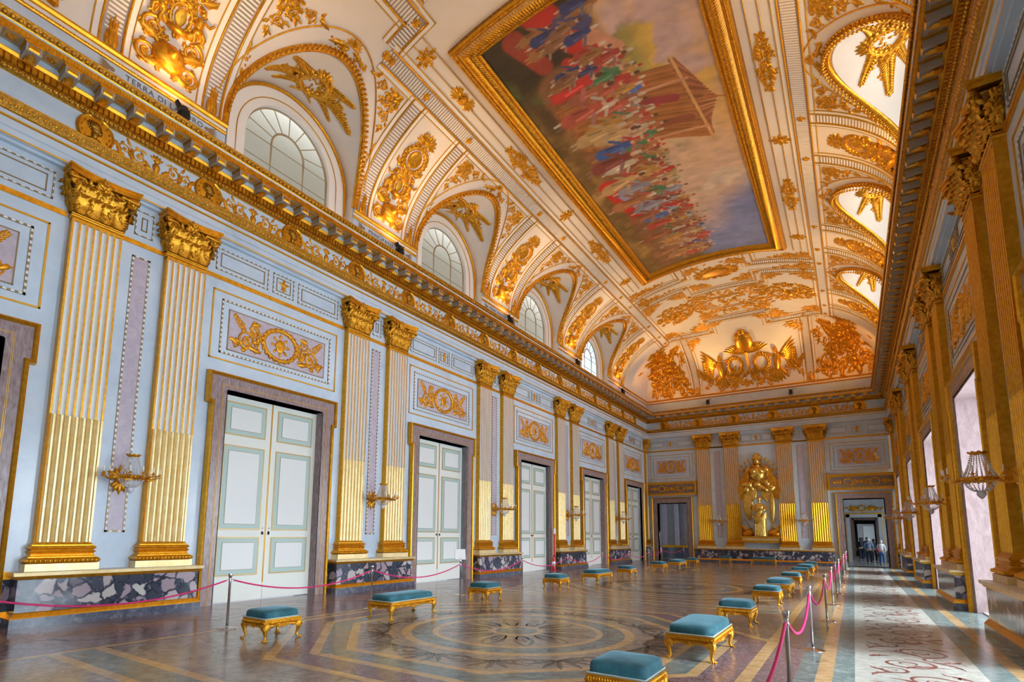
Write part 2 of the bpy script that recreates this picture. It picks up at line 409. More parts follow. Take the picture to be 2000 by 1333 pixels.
def overdoor(hw=1.36, hh=.46):
    o = O()
    o.ring(0, 0, .50, .40, .045, 34, twist=22); o.shield(0, 0, .15, .17)
    for i in range(8): o.leaf(.0+.16*math.cos(i*PI/4), .17*math.sin(i*PI/4), i*PI/4, .14, .04, .04)
    o.leaf(0,.2,PI/2,.12,.05,.05)
    for sg in (-1, 1):
        o.scroll(sg*.95, -.12, .24, sg, -PI/2, 1.7, .03, 7); o.scroll(sg*.72, .22, .15, -sg, PI/2, 1.4, .022, 5)
        o.leaf(sg*.55, -.34, 0 if sg>0 else PI, .42, .07, .06, sg*.6); o.leaf(sg*.6, .36, 0 if sg>0 else PI, .3, .06, .05, -sg*.7)
        o.spray(sg*1.0, .10, PI/2-sg*.75, .42, 5); o.leaf(sg*1.2, -.32, PI/2-sg*.6, .28, .06, .05, -sg*1.2)
        o.scroll(sg*1.22, -.30, .10, -sg, PI/2, 1.3, .018, 3); o.putto(sg*.66, -.25, .42, sg)
        o.flowers(sg*.8, 0, .32, .3, 9, .05, R)
    return o
def trophy(H=3.15):
    o = O(); rnd = random.Random(3)
    # mask and scrolls at the foot
    o.blob(0, .42, .30, .30, .16); o.blob(0,.50,.12,.15,.24)
    for sg in (-1, 1):
        o.scroll(sg*.36, .30, .19, sg, -PI/2, 1.6, .035, 6); o.scroll(sg*.34, .80, .2, -sg, PI/2, 1.5, .035, 6)
        o.leaf(sg*.1, .25, PI/2-sg*2.2, .38, .08, .07, sg*.8); o.leaf(sg*.2,.6,PI/2-sg*.9,.45,.09,.08,-sg*.9)
        o.leaf(sg*.12,.05,PI/2-sg*.4,.3,.07,.06,sg*.4)
        o.putto(sg*.34, 1.02, .74, sg, -sg*.12)
        o.leaf(sg*.1,1.0,PI/2-sg*1.1,.4,.08,.07,sg)
    o.flowers(0,.7,.36,.3,16,.075,rnd)
    # oval between the figures
    o.ring(0, 1.28, .17, .26, .035, 24, twist=12); o.shield(0, 1.28, .10, .17); o.blob(0,1.02,.2,.09,.14)
    for i in range(7): o.leaf(0, 1.55, PI/2+(i-3)*.42, .22, .05, .06, (i-3)*.2)
    # wreath with shield
    o.ring(0, 2.15, .33, .36, .05, 32, twist=20); o.shield(0, 2.16, .21, .25)
    for sg in (-1,1):
        o.leaf(sg*.2,1.78,PI/2-sg*1.4,.36,.07,.06,sg*1.2); o.spray(sg*.12,1.74,-PI/2+sg*.9,.3,4)
    o.flowers(0, 2.72, .24, .20, 22, .075, rnd)
    for i in range(9): o.leaf(0, 2.68, PI/2+(i-4)*.40, .34, .06, .06, 0, 5, .2)
    return o
def triangle_orn(a=1.0, b=1.15):         # right angle at the origin, legs +u and +v (inset leaf border)
    o = O(); rnd = random.Random(5)
    o.scroll(.30, .32, .20, 1, PI, 1.6, .026, 7); o.scroll(.18, .72, .13, -1, 0, 1.4, .02, 5); o.scroll(.70, .19, .13, 1, PI, 1.4, .02, 5)
    o.leaf(.06,.06,PI/4,.32,.08,.07); o.leaf(.1,.9,PI/2,.26,.05,.05,-.3); o.leaf(.88,.1,0,.28,.05,.05,.3)
    o.leaf(.08,.15,PI/2-.1,.34,.06,.05,.3); o.leaf(.15,.08,.1,.34,.06,.05,-.3)
    for i in range(44):
        x, y = rnd.uniform(.05,.9), rnd.uniform(.05,1.0)
        if x/.95 + y/1.1 < 1.0: o.leaf(x, y, rnd.uniform(0,2*PI), .17, .035, .045, rnd.uniform(-1.2,1.2), 5, .2)
    for i in range(5): o.rosette(*[(.12,.16),(.45,.1),(.1,.5),(.06,.98),(.93,.06)][i], .055, 6, .5)
    return o
def swag_orn(sc=1.):                     # ornament under the crown of each lunette vault, u across, v inwards
    o = O(); rnd = random.Random(9)
    o.ring(0, 0, .34, .27, .055, 30, twist=18)
    for sg in (-1, 1):
        o.spray(sg*.15, .12, 0.35 if sg>0 else PI-.35, .75, 12, lf=.26, lw=.035); o.spray(sg*.3, -.02, -.05 if sg>0 else PI+.05, .95, 15, lf=.24, lw=.032); o.spray(sg*.25, -.16, -.35 if sg>0 else PI+.35, .60, 10, lf=.26, lw=.035)
        o.stem([(sg*t, -.30+.55*t) for t in np.linspace(-.3,.55,8)], np.linspace(.02,.06,8))
        o.flowers(sg*.6,.02,.42,.14,34,.05,rnd)
    for i in range(5): o.leaf(0,.2,PI/2+(i-2)*.4,.3,.06,.06,0)
    o.flowers(0, 0, .25, .2, 26, .05, rnd)
    return o
def long_orn(Lh=1.12, wd=.24, seed=1):
    o = O(); rnd = random.Random(seed)
    o.rosette(0, 0, .17, 9, .4, 2)
    for sg in (-1, 1):
        for k, x in enumerate((.30,.58,.84)):
            w = wd*(1-.28*k)
            for s2 in (-1, 1):
                o.scroll(sg*x, s2*w*.55, w*.48, s2*sg, PI if sg>0 else 0, 1.4, .018, 4)
                o.leaf(sg*(x-.12), s2*.04, (0 if sg>0 else PI)+s2*sg*.9, w*1.2, .05, .05, -s2*sg*.9)
                o.leaf(sg*x, s2*w*.3, (0 if sg>0 else PI)+s2*sg*.35, w*1.1, .04, .05, 0)
            o.rosette(sg*x, 0, .055*(1.3-.2*k), 6, .5)
        for s2 in (-1,0,1): o.leaf(sg*.92, 0, (0 if sg>0 else PI)+s2*.55, .24, .06, .05, 0)
        for i in range(9): o.leaf(sg*rnd.uniform(.15,.8), rnd.uniform(-.15,.15), rnd.uniform(0,6.28), .13, .03, .05, rnd.uniform(-1,1))
    return o
def patera_orn():
    o = O(); o.rosette(0, 0, .20, 12, .3, 2); o.ring(0, 0, .14, .14, .02, 20)
    for sg in (-1, 1):
        for i in range(7): o.leaf(sg*.12, 0, (0 if sg>0 else PI)+(i-3)*.30, .42-.05*abs(i-3), .055, .05, 0, 6, .2)
    return o
def small_orn():
    o = O(); o.rosette(0, 0, .15, 8, .4, 2)
    for i in range(8): o.leaf(.1*math.cos(i*PI/4), .1*math.sin(i*PI/4), i*PI/4, .26 if i%4==0 else .19, .06, .05, 0, 6, .2)
    return o
def palmette():
    o = O()
    for i in range(9): o.leaf(0, 0, PI/2+(i-4)*.32, .26, .035, .04, 0, 5, 0)
    for sg in (-1,1):
        o.scroll(sg*.16,-.08,.09,sg,-PI/2,1.3,.016,3); o.leaf(sg*.1,-.05,(0 if sg>0 else PI)-sg*.25,.55,.06,.05,-sg*.35)
        o.flowers(sg*.35,-.14,.25,.07,8,.05,R)
    return o
def lily():
    o = O(); o.leaf(0,-.05,PI/2,.24,.045,.04,0,6,0)
    for sg in (-1,1):
        o.leaf(sg*.02,-.04,PI/2-sg*.35,.20,.035,.03,-sg*1.8,6,0); o.leaf(sg*.01,-.06,-PI/2+sg*.5,.12,.025,.03,sg*1.,5,0)
    o.leaf(0,-.06,-PI/2,.14,.03,.03,0,5,0); o.blob(0,-.05,.08,.018,.03)
    return o

# ------------------------------------------------------------------ vault surface
ZV, HV, AV, BV = 11.45, 3.72, 7.0, 9.0
YF, YNE = L - .10, YN + .10
def S(x, y):
    x = np.asarray(x, float); y = np.asarray(y, float)
    px = np.sqrt(np.clip(1-((x-XM)/AV)**2, 0, 1))
    d = np.maximum(np.maximum(y-(YF-BV), (YNE+BV)-y), 0)
    py = np.sqrt(np.clip(1-(d/BV)**2, 0, 1))
    m = np.minimum(px, py); q = np.maximum(px, py)
    return ZV + HV*m
def V(x, y, h=0.):                       # point on the vault at plan (x, y), h below it along the normal
    x = np.clip(np.asarray(x, float), XM-AV+1e-4, XM+AV-1e-4); y = np.asarray(y, float); e = 2e-3
    x, y = np.broadcast_arrays(x, y); z = S(x, y)
    xa = np.clip(x-e, XM-AV, XM+AV); xb = np.clip(x+e, XM-AV, XM+AV)
    zx = (S(xb, y)-S(xa, y))/(xb-xa); zy = (S(x, y+e)-S(x, y-e))/(2*e)
    n = np.stack([zx, zy, -np.ones_like(z)], -1); n /= np.linalg.norm(n, axis=-1)[..., None]
    return np.stack([x, y, z], -1) + n*np.asarray(h)[..., None]
# arc length tables: side profile (t from the springing) and end profile
_th = np.linspace(0, PI/2, 2000); _x = XM-AV*np.cos(_th); _z = HV*np.sin(_th)
_s = np.concatenate([[0], np.cumsum(np.hypot(np.diff(_x), np.diff(_z)))])
def x_of_t(t): return np.interp(t, _s, _x)
def t_of_x(x): return np.interp(x, _x, _s)
_ye = BV*(1-np.cos(_th)); _se = np.concatenate([[0], np.cumsum(np.hypot(np.diff(_ye), np.diff(_z)))])
def e_of_t(t): return np.interp(t, _se, _ye)      # distance from the end wall
def t_of_e(e): return np.interp(e, _ye, _se)
def side_map(yc, t0):                    # ornament u along the hall, v up the vault (left side)
    return lambda v: V(x_of_t(np.clip(t0+v[:,1], .01, 99)), yc+v[:,0], v[:,2])
def end_map(xc, t0):
    return lambda v: V(xc+v[:,0], YF-e_of_t(np.clip(t0+v[:,1], .01, 99)), v[:,2])
def plan_map(xc, yc, ang=0.):
    c, s_ = math.cos(ang), math.sin(ang)
    return lambda v: V(xc+c*v[:,0]-s_*v[:,1], yc+s_*v[:,0]+c*v[:,1], v[:,2])
def vmesh(name, o, f):
    return o.mesh(name, f)
def vplace(name, o, f, label, cat='relief', group=None):       # ornament mapped on the vault; origin at its own centre
    me = o.mesh(name, f); n = len(me.vertices); co = np.empty(n*3, np.float32); me.vertices.foreach_get('co', co)
    co = co.reshape(-1, 3); c = co.mean(0); me.vertices.foreach_set('co', (co-c).ravel()); me.update()
    return obj(name, me, None, tuple(float(a) for a in c), 0., None, label, cat, group)
def vcopy(o, dy=0., turn=False, label='', group=None):
    c = o.copy(); COL.objects.link(c); x, y, z = o.location
    if turn: c.location = (W-x, dy-y, z); c.rotation_euler = (0, 0, PI)
    else: c.location = (x, y+dy, z)
    c['label'] = label
    if group: c['group'] = group
    return c
LR, LZ = 2.0, 11.86                      # lunette vault radius and centre height
LUN = [8.32 + P*k for k in range(4)]
def build_vault():
    b = B(); th = np.linspace(0.0, PI, 171); xs = XM - AV*np.cos(th)
    ys = np.unique(np.round(np.concatenate([YNE+9*(1-np.cos(np.linspace(0, PI/2, 50))), np.arange(YNE+9, YF-9, .1),
        YF-9*(1-np.cos(np.linspace(0, PI/2, 50))), np.concatenate([[c-1.99, c+1.99, c-1.9, c+1.9, c-1.95, c+1.95] for c in LUN])]), 3))
    X, Y = np.meshgrid(xs, ys, indexing='ij'); Z = S(X, Y)
    ins = np.zeros_like(X, bool); XB = X.copy()
    for c in LUN:
        d = np.abs(Y-c); m = d < 1.995; zl = np.where(m, LZ+np.sqrt(np.clip(LR**2-d**2, 0, None)), 0)
        ii = m & (Z < zl); ins |= ii
        xb = XM-AV*np.sqrt(np.clip(1-((zl-ZV)/HV)**2, 0, 1))
        XB = np.where(ii, np.where(X < XM, xb, W-xb), XB)
    nx, ny = X.shape; idx = np.arange(nx*ny).reshape(nx, ny)
    q = np.stack([idx[:-1,:-1], idx[1:,:-1], idx[1:,1:], idx[:-1,1:]], -1).reshape(-1, 4)
    insf = ins.ravel(); keep = ~insf[q].all(1)
    Xf = XB; Zf = np.where(ins, S(XB, Y), Z)
    b.add(np.stack([Xf, Y, Zf], -1).reshape(-1, 3), q[keep], m='vault_cream', smooth=True)
    return b
ceil = struct('ceiling', build_vault(), 'coved cream stucco vault over the whole hall')

# ribs of the vault: strip with white fillets, gilt mouldings and a fluted channel
def strip(b, pts, w0, w1, h, m, rot=False):
    """flat band along plan polyline pts between offsets w0..w1 at height h (mitred)"""
    p = np.asarray(pts, float); t = np.diff(p, axis=0); t /= np.linalg.norm(t, axis=1)[:, None]
    tn = np.vstack([t[:1], t]); tp = np.vstack([t, t[-1:]])
    n1 = np.stack([-tn[:,1], tn[:,0]], -1); n2 = np.stack([-tp[:,1], tp[:,0]], -1)
    n = n1+n2; n /= (np.sum(n*n1, 1))[:, None]
    return p+n*w0, p+n*w1
def dens(pts, step=.12):
    out = [np.array(pts[0], float)]
    for a, c in zip(pts[:-1], pts[1:]):
        a = np.array(a, float); c = np.array(c, float); n = max(1, int(np.linalg.norm(c-a)/step))
        for i in range(1, n+1): out.append(a+(c-a)*i/n)
    return np.array(out)
def rib(b, pts, flutes=True, hw=.19, metric=None, skip=()):
    """pts: plan polyline (dense). Builds all the courses of one rib on the vault."""
    p = dens(pts)
    def band(w0, w1, h0, h1, m):
        A, C = strip(b, p, w0, w1, 0, m)
        b.loft(np.stack([V(A[:,0], A[:,1], h0), V(C[:,0], C[:,1], h1)], 1), m, closed=False)
    def mould(w, r, h, m):
        c, _ = strip(b, p, w, w, 0, m); a0, _ = strip(b, p, w-r, w, 0, m); a1, _ = strip(b, p, w+r, w, 0, m)
        b.loft(np.stack([V(a0[:,0],a0[:,1],0.), V(a0[:,0]*.7+c[:,0]*.3,a0[:,1]*.7+c[:,1]*.3,h*.8), V(c[:,0],c[:,1],h), V(a1[:,0]*.7+c[:,0]*.3,a1[:,1]*.7+c[:,1]*.3,h*.8), V(a1[:,0],a1[:,1],0.)], 1), m, closed=False)
    band(-hw, hw, .006, .006, 'flute_gap_shade' if flutes else 'flute_gap_shade')
    for sg in (-1, 1):
        mould(sg*(hw+.025), .028, .05, 'gold')
        band(sg*(hw+.05), sg*(hw+.15), .018, .018, 'vault_white')
        mould(sg*(hw+.165), .014, .03, 'gold_line')
    if flutes:
        seg = np.concatenate([[0], np.cumsum(np.linalg.norm(np.diff(V(p[:,0], p[:,1]), axis=0), axis=1))])
        nb = int(seg[-1]/.088)
        for i in range(nb):
            s_ = (i+.5)*seg[-1]/nb
            if any(abs(s_-k*seg[-1]) < .19 for k in skip): continue
            k = int(np.clip(np.searchsorted(seg, s_)-1, 0, len(p)-2)); f = (s_-seg[k])/(seg[k+1]-seg[k]+1e-9)
            c = p[k]*(1-f)+p[k+1]*f; t = p[k+1]-p[k]; ds = (seg[k+1]-seg[k])/np.linalg.norm(t); t = t/np.linalg.norm(t); n = np.array([-t[1], t[0]])
            ww = .021/ds; q = []
            for h, sc in ((.006, 1.), (.03, .8)):
                for a, e in ((-1,-1), (1,-1), (1,1), (-1,1)):
                    pt = c + t*a*ww*sc + n*e*hw*.84*(1 if sc == 1 else .97); q.append((pt[0], pt[1], h))
            q = np.array(q); vv = V(q[:,0], q[:,1], q[:,2])
            b.add(vv, [(4,5,6,7),(0,1,5,4),(1,2,6,5),(2,3,7,6),(3,0,4,7)], m='vault_white')
def vros(b, x, y, r=.13):
    o = O(); o.rosette(0, 0, r, 8, .4, 2); b.merge(o, lambda v: V(x+v[:,0], y+v[:,1], v[:,2]+.02))
XR = 2.6; TR = float(t_of_x(XR))
# long ribs beside the painting, left and right
yA, yB = YNE+3.79, YF-3.79
for sgn, nm in ((0, 'left'), (1, 'right')):
    X_ = XR if not sgn else W-XR
    b = B(); rib(b, [(X_, 9.1 if not sgn else 7.5), (X_, yB+.28)]); 
    for y in [PIER[k]+d for k in range(1, 5) for d in (-1.06, 1.06)] + [PIER[0]+1.06+3.2, 9.3, 28.2, yB]:
        vros(b, X_, y)
    trim(b, 'long fluted vault rib on the %s side of the ceiling painting' % nm)
# cross ribs at the piers (both sides): from the attic to the long rib
ribl = None
for k in range(5):
    for side in (0, 1):
        if side and k == 0: pass
        for d in (-1.06, 1.06):
            if ribl is None:
                b = B(); ts = np.linspace(.02, TR-.24, 40)
                rib(b, [(float(x_of_t(t)), 18.) for t in ts], skip=(.055,)); vros(b, float(x_of_t(.20)), 18.)
                me = b.mesh('trim_rib', lambda v: v-np.array([0,18.,0])); ribl = me
            o = trim(ribl, '%s curved fluted rib over the %s pier of the %s wall' % ('near' if d < 0 else 'far', ORD[k], ('left','right')[side]))
            if side: o.location = (W, PIER[k]+d, 0); o.rotation_euler = (0,0,PI)
            else: o.location = (0, PIER[k]+d, 0)
# end compartment ribs
def mirror(pts): return [(W-x, y) for x, y in pts][::-1]
e1 = [(XR+.2, yB), (5.45, yB), (5.45, yB-1.15), (W-5.45, yB-1.15), (W-5.45, yB), (W-XR-.2, yB)]
ends = [('stepped fluted rib over the winged arms relief', e1),
        ('stepped fluted rib between the oval and hexagon reliefs', [(XR+.2, 29.2), (5.3, 29.2), (5.3, 30.35), (W-5.3, 30.35), (W-5.3, 29.2), (W-XR-.2, 29.2)]),
        ('stepped fluted rib left of the oval relief', [(XR+.2, 28.05), (5.5, 28.05), (5.5, 26.95)]),
        ('stepped fluted rib right of the oval relief', mirror([(XR+.2, 28.05), (5.5, 28.05), (5.5, 26.95)]))]
for lab, pts in ends:
    b = B(); rib(b, pts, hw=.16)
    for x, y in pts[1:-1]: vros(b, x, y, .12)
    for x in ((3.7, W-3.7) if pts is e1 else ()): vros(b, x, yB, .12)
    trim(b, lab)
for x in (3.7, W-3.7):
    b = B(); rib(b, [(x, YF-float(e_of_t(t))) for t in np.linspace(.03, float(t_of_e(3.79))-.24, 36)], skip=(.055,)); vros(b, x, YF-float(e_of_t(.2)))
    trim(b, 'upright fluted rib %s the winged arms relief' % ('left of' if x < 7 else 'right of'))

# gilt fillet lines framing the pier panels
b = B()
def vline(b, pts, r=.014, h=.03, m='gold_line'):
    p = dens(pts); a0, c = strip(b, p, -r, 0, 0, m); a1, _ = strip(b, p, r, 0, 0, m)
    b.loft(np.stack([V(a0[:,0],a0[:,1],0.), V(c[:,0],c[:,1],h), V(a1[:,0],a1[:,1],0.)], 1), m, closed=False)
for side in (0, 1):
    f = (lambda x: x) if not side else (lambda x: W-x)
    for x in (XR+.62, 3.52): vline(b, [(f(x), 9.45), (f(x), 27.0)])
trim(b, 'thin gilt fillets beside the ceiling painting')

# lunette shells, borders and windows
def tx(z): return XM-AV*math.sqrt(max(0, 1-((z-ZV)/HV)**2))
def lunette():
    """local frame: (d, s, z) at the left wall, s = 0 at the bay centre"""
    sh = B(); n = 36; A = np.linspace(0, PI, n+1); rings = []
    for a in A:
        y = LR*math.cos(a); z = LZ+LR*math.sin(a); xe = tx(z)+.02
        rings.append([(x, y, z) for x in np.linspace(-.22, xe, 10)])
    sh.loft(rings, 'vault_cream', closed=False)
    for sg in (-1, 1):                   # jambs below the springing
        sh.add([(-.22, sg*LR, 10.4), (.14, sg*LR, 10.4), (.14, sg*LR, LZ), (-.22, sg*LR, LZ)], [(0,1,2,3)], m='vault_white')
    # leafy gilt border along the groin
    bd = O(); th = np.concatenate([[(-1,10.9)], [(math.cos(a), 0) for a in np.linspace(PI, 0, 40)]]) if 0 else None
    pts = []
    for a in np.linspace(-.0, PI, 60):
        y = LR*1.03*math.cos(a); z = LZ+LR*1.03*math.sin(a); pts.append((tx(z)+.02, y, z))
    pts = [(.12, LR*1.03, 11.46)] + pts + [(.12, -LR*1.03, 11.46)]
    p = np.array(pts); bd.tube(p, .085, 7, 'gold_relief')
    for i in range(1, len(p)-1):
        t = p[i+1]-p[i-1]; t /= np.linalg.norm(t)
        for w in (-1, 0, 1):
            c = p[i]+np.array([.05+.02*abs(w), 0, -.05])+np.array([.05, .04*w, .05*w])*1.
            bd.ball(c + .035*w*np.cross(t, (1,0,0)), (.045,.045,.035), 'gold_relief', 6, 4)
    # outer gilt line a little way up the vault
    ln = B(); pp = []
    for a in np.linspace(.10, PI-.10, 46):
        y = 2.34*math.cos(a); z = min(LZ+.05+2.30*math.sin(a)+.0, 15); pp.append((tx(z)+.015, y, z-.01))
    ln.tube(pp, .020, 6, 'gold')
    # wall with the window
    wl = B(); ro, ri = LR, 1.36; a = np.linspace(0, PI, 41)
    X0 = -.2; zc = 11.93
    out = [(X0, 2.0, 10.4)] + [(X0, ro*math.cos(t), LZ+ro*math.sin(t)) for t in a] + [(X0, -2.0, 10.4)]
    inn = [(X0, ri, 10.4)] + [(X0, ri*math.cos(t), zc+ri*math.sin(t)) for t in a] + [(X0, -ri, 10.4)]
    ring = np.stack([out, inn], 1); wl.loft(ring, 'vault_white', closed=False, smooth=False)
    inn2 = [(x-.16, y, z) for x, y, z in inn]; wl.loft(np.stack([inn, inn2], 1), 'vault_white', closed=False, smooth=False)
    gm = np.array([(X0+.03, y*.965, LZ+(z-LZ)*.965 if z > LZ else z) for x, y, z in out]); wl.tube(gm, .05, 6, 'gold')
    mid = np.array([(X0+.012, y*.80, zc+(z-zc)*.80 if z > LZ else z) for x, y, z in out]); wl.tube(mid, .014, 5, 'gold_line')
    fr = B(); xf = X0-.14
    fr.tube([(xf, y*.985, z) for x, y, z in inn], .03, 6, 'mullion')
    im = [(xf, .52, 10.4)] + [(xf, .52*math.cos(t), 12.15+.52*math.sin(t)) for t in np.linspace(0, PI, 17)] + [(xf, -.52, 10.4)]
    fr.tube(im, .028, 6, 'mullion')
    for t in np.linspace(0, PI, 9)[1:-1]:
        fr.tube([(xf, .52*math.cos(t), 12.15+.52*math.sin(t)), (xf, 1.35*math.cos(t*.98+.03), zc+1.35*math.sin(t*.98+.03))], .014, 5, 'mullion')
    for z in (10.9, 11.5, 12.1): fr.tube([(xf, -1.35, z), (xf, 1.35, z)], .014, 5, 'mullion')
    gl = B(); gl.poly([(xf-.02, y, z) for x, y, z in inn], 'glass')
    return sh, bd, ln, wl, fr, gl
LUP = lunette(); names = ('shell', 'leaf_border', 'moulding', 'wall', 'window_frame', 'glass')
lm = [x.mesh(n) for x, n in zip(LUP, names)]
wn = 0
for side in (0, 1):
    for k in range(4):
        wn += 1; loc = dict(loc=(0, LUN[k], 0)) if not side else dict(loc=(W, LUN[k], 0), rz=PI)
        lab = 'arched clerestory window in its vaulted recess, %s from the near end over the %s wall' % (ORD[k], ('left','right')[side])
        r = obj('window_%d' % wn, lm[4], kind='structure', label=lab, **loc)
        for j in (0, 1, 2, 3, 5):
            obj(('shell','leaf_border','moulding','wall','','pane')[j], lm[j], r)
b = B(); b.box(-1.1, W+1.1, YN-1, L+1, 15.5, 26, 'court_wall'); struct('sun_block', b, 'unseen block above the vault, added to shade the court wall')  # unseen box added to keep the sun off the court wall
# court wall seen through the left lunettes
b = B(); b.box(-7.2, -7.0, -4, 44, 5, 22, 'court_wall')
for y in np.arange(-2, 42, 2.6):
    b.box(-7.0, -6.93, y-.75, y+.75, 10.2, 14.2, 'shutter'); b.box(-6.93, -6.90, y-.6, y+.6, 10.35, 14.0, 'court_window'); b.box(-6.90, -6.86, y-.03, y+.03, 10.35, 14.0, 'shutter')
struct('wall_court', b, 'pale court facade seen through the clerestory windows')

# ------------------------------------------------------------------ entablature
def extr(b, prof, y0, y1, m=None):       # profile list (d, z, material of the segment that follows); runs along s, mitred at both ends
    for (d0, z0, mm), (d1, z1, _) in zip(prof[:-1], prof[1:]):
        b.add([(d0, y0+d0, z0), (d0, y1-d0, z0), (d1, y1-d1, z1), (d1, y0+d1, z1)], [(0,1,2,3)], m=mm)
G_, Wm, GL, GD = 'gold', 'wall_white', 'gold_line', 'gold_dark'
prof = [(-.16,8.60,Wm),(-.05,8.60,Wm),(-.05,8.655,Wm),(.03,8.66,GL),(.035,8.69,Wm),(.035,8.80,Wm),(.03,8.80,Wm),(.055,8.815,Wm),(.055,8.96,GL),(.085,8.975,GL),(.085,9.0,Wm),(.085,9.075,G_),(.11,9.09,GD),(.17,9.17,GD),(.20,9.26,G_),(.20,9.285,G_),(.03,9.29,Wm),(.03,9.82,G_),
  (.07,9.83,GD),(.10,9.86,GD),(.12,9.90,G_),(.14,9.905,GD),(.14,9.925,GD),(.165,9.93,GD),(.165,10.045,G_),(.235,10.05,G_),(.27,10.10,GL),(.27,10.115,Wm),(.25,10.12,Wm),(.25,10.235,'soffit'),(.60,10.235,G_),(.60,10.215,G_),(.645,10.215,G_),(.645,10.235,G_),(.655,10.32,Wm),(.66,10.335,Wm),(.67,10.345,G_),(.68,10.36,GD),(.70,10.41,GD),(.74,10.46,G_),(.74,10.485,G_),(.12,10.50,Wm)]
SIDES = [('left', dict(loc=(0,YN,0), rz=0.), L-YN), ('right', dict(loc=(W,L,0), rz=PI), L-YN), ('far', dict(loc=(0,L,0), rz=-PI/2), W), ('near', dict(loc=(W,YN,0), rz=PI/2), W)]
MOD = B()                                # one modillion bracket
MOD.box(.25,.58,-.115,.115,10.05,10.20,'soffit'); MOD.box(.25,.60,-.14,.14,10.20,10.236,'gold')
a = np.linspace(0, 1, 12)
for sg in (-1, 1):
    pass
pr = [(.25,10.05),(.30,10.0),(.36,10.0),(.42,10.05),(.50,10.07),(.565,10.05),(.60,10.10),(.595,10.17),(.56,10.19)]
MOD.loft([[(d, s_, z) for d, z in pr] for s_ in (-.075, .075)], 'gold', closed=False, smooth=False)
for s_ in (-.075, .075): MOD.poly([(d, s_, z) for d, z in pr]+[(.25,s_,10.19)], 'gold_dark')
o_ = O(); o_.leaf(0, 0, 0, .30, .06, .04, 0, 6, .25); MOD.merge(o_, lambda v: np.stack([.28+v[:,0], v[:,1], 10.02-v[:,2]*.9], -1))
mod_me = MOD.mesh('modillion')
COF = O(); COF.rosette(0, 0, .085, 6, .4)
cof = B(); cof.merge(COF, lambda v: np.stack([.42+v[:,0], v[:,1], 10.232-v[:,2]], -1))
for sg in (-1, 1): cof.box(.33,.51,sg*.10-.008,sg*.10+.008,10.222,10.236,'gold_line')
for d in (.33,.51): cof.box(d-.008,d+.008,-.10,.10,10.222,10.236,'gold_line')
cof_me = cof.mesh('coffer_rosette')
def beads(b, s0, s1, step, d, z, r, m='gold', n=6):
    k = int((s1-s0)/step); u = O(); u.M = m; u.ball((0,0,0), r, m, n, 4); v = np.concatenate(u.v); q = u.q[0][0]
    off = s0+(np.arange(k)+.5)*(s1-s0)/k
    VV = v[None]+np.stack([np.full(k,d), off, np.full(k,z)], -1)[:,None,:]
    Q = q[None]+(np.arange(k)*len(v))[:,None,None]
    b.add(VV.reshape(-1,3), Q.reshape(-1,4), m=m, smooth=True)
def boxes(b, offs, d0, d1, w, z0, z1, m):
    for s_ in offs: b.box(d0, d1, s_-w/2, s_+w/2, z0, z1, m)
for nm, tr, ln in SIDES:
    b = B(); extr(b, prof, 0, ln)
    if nm != 'near':
        beads(b, .3, ln-.3, .085, .125, 9.875, (.035,.032,.03)); beads(b, .3, ln-.3, .085, .155, 9.19, (.035,.036,.05), 'gold_relief')
        beads(b, .3, ln-.3, .042, .06, 8.99, (.014,.016,.014)); beads(b, .8, ln-.8, .11, .72, 10.405, (.03,.045,.04), 'gold_relief')
        boxes(b, np.arange(.32, ln-.3, .0966), .165, .215, .066, 9.93, 10.043, 'gold')
        boxes(b, np.arange(.75, ln-.7, .055), .645, .662, .028, 10.22, 10.315, 'gold')
    t = trim(b, 'gilded cornice and frieze along the %s wall' % nm, **tr)
    if nm in ('left', 'right', 'far'):
        if nm == 'left': offs = [y-YN for y in Y0+.0+np.arange(-10, 60)*(P/12) if .7 < y-YN < ln-.5]
        elif nm == 'right': offs = [L-y for y in Y0+np.arange(-10, 60)*(P/12) if .7 < L-y < ln-.5]
        else: offs = [x for x in XM+(np.arange(24)-11.5)*(P/12) if .6 < x < ln-.6]
        for s_ in offs:
            obj('modillion', mod_me, t, (0, s_, 0)); 
            if s_+.29 < ln-.6: obj('coffer_rosette', cof_me, t, (0, s_+.289, 0))
# attic band above the cornice
ap = [(.12,10.5,'wall_white'),(.12,11.17,'gold'),(.15,11.18,'gold_relief'),(.17,11.21,'gold_relief'),(.15,11.25,'vault_white'),(.14,11.25,'vault_white'),(.14,11.33,'gold'),(.19,11.335,'gold'),(.22,11.38,'gold'),(.20,11.44,'gold'),(.16,11.46,'vault_cream'),(.08,11.47,'vault_cream')]
def attic(y0, y1):
    b = B()
    for (d0,z0,mm),(d1,z1,_) in zip(ap[:-1], ap[1:]): b.add([(d0,y0,z0),(d0,y1,z0),(d1,y1,z1),(d1,y0,z1)], [(0,1,2,3)], m=mm)
    for y in (y0, y1): b.poly([(d, y, z) for d, z, _ in ap]+[(-.2,y,11.47),(-.2,y,10.5)], 'wall_white')
    beads(b, y0+.02, y1-.02, .06, .165, 11.215, (.016,.022,.02)); return b
am = attic(-1.44, 1.44).mesh('trim_attic')
for side in (0, 1):
    for k in range(1, 4):
        trim(am, 'white attic block over the %s pier of the %s wall' % (ORD[k], ('left','right')[side]), **(LW(PIER[k]) if not side else RW(PIER[k])))
    for y0, y1, w in ((YN, PIER[0]+1.44, 'near'), (PIER[4]-1.44, L-.12, 'far')):
        b = attic(y0, y1) if not side else attic(-y1, -y0)
        trim(b, 'white attic band at the %s end of the %s wall' % (w, ('left','right')[side]), **(dict(loc=(0,0,0)) if not side else dict(loc=(W,0,0), rz=PI)))
b = attic(.12, W-.12); trim(b, 'white attic band above the far wall', loc=(0,L,0), rz=-PI/2)
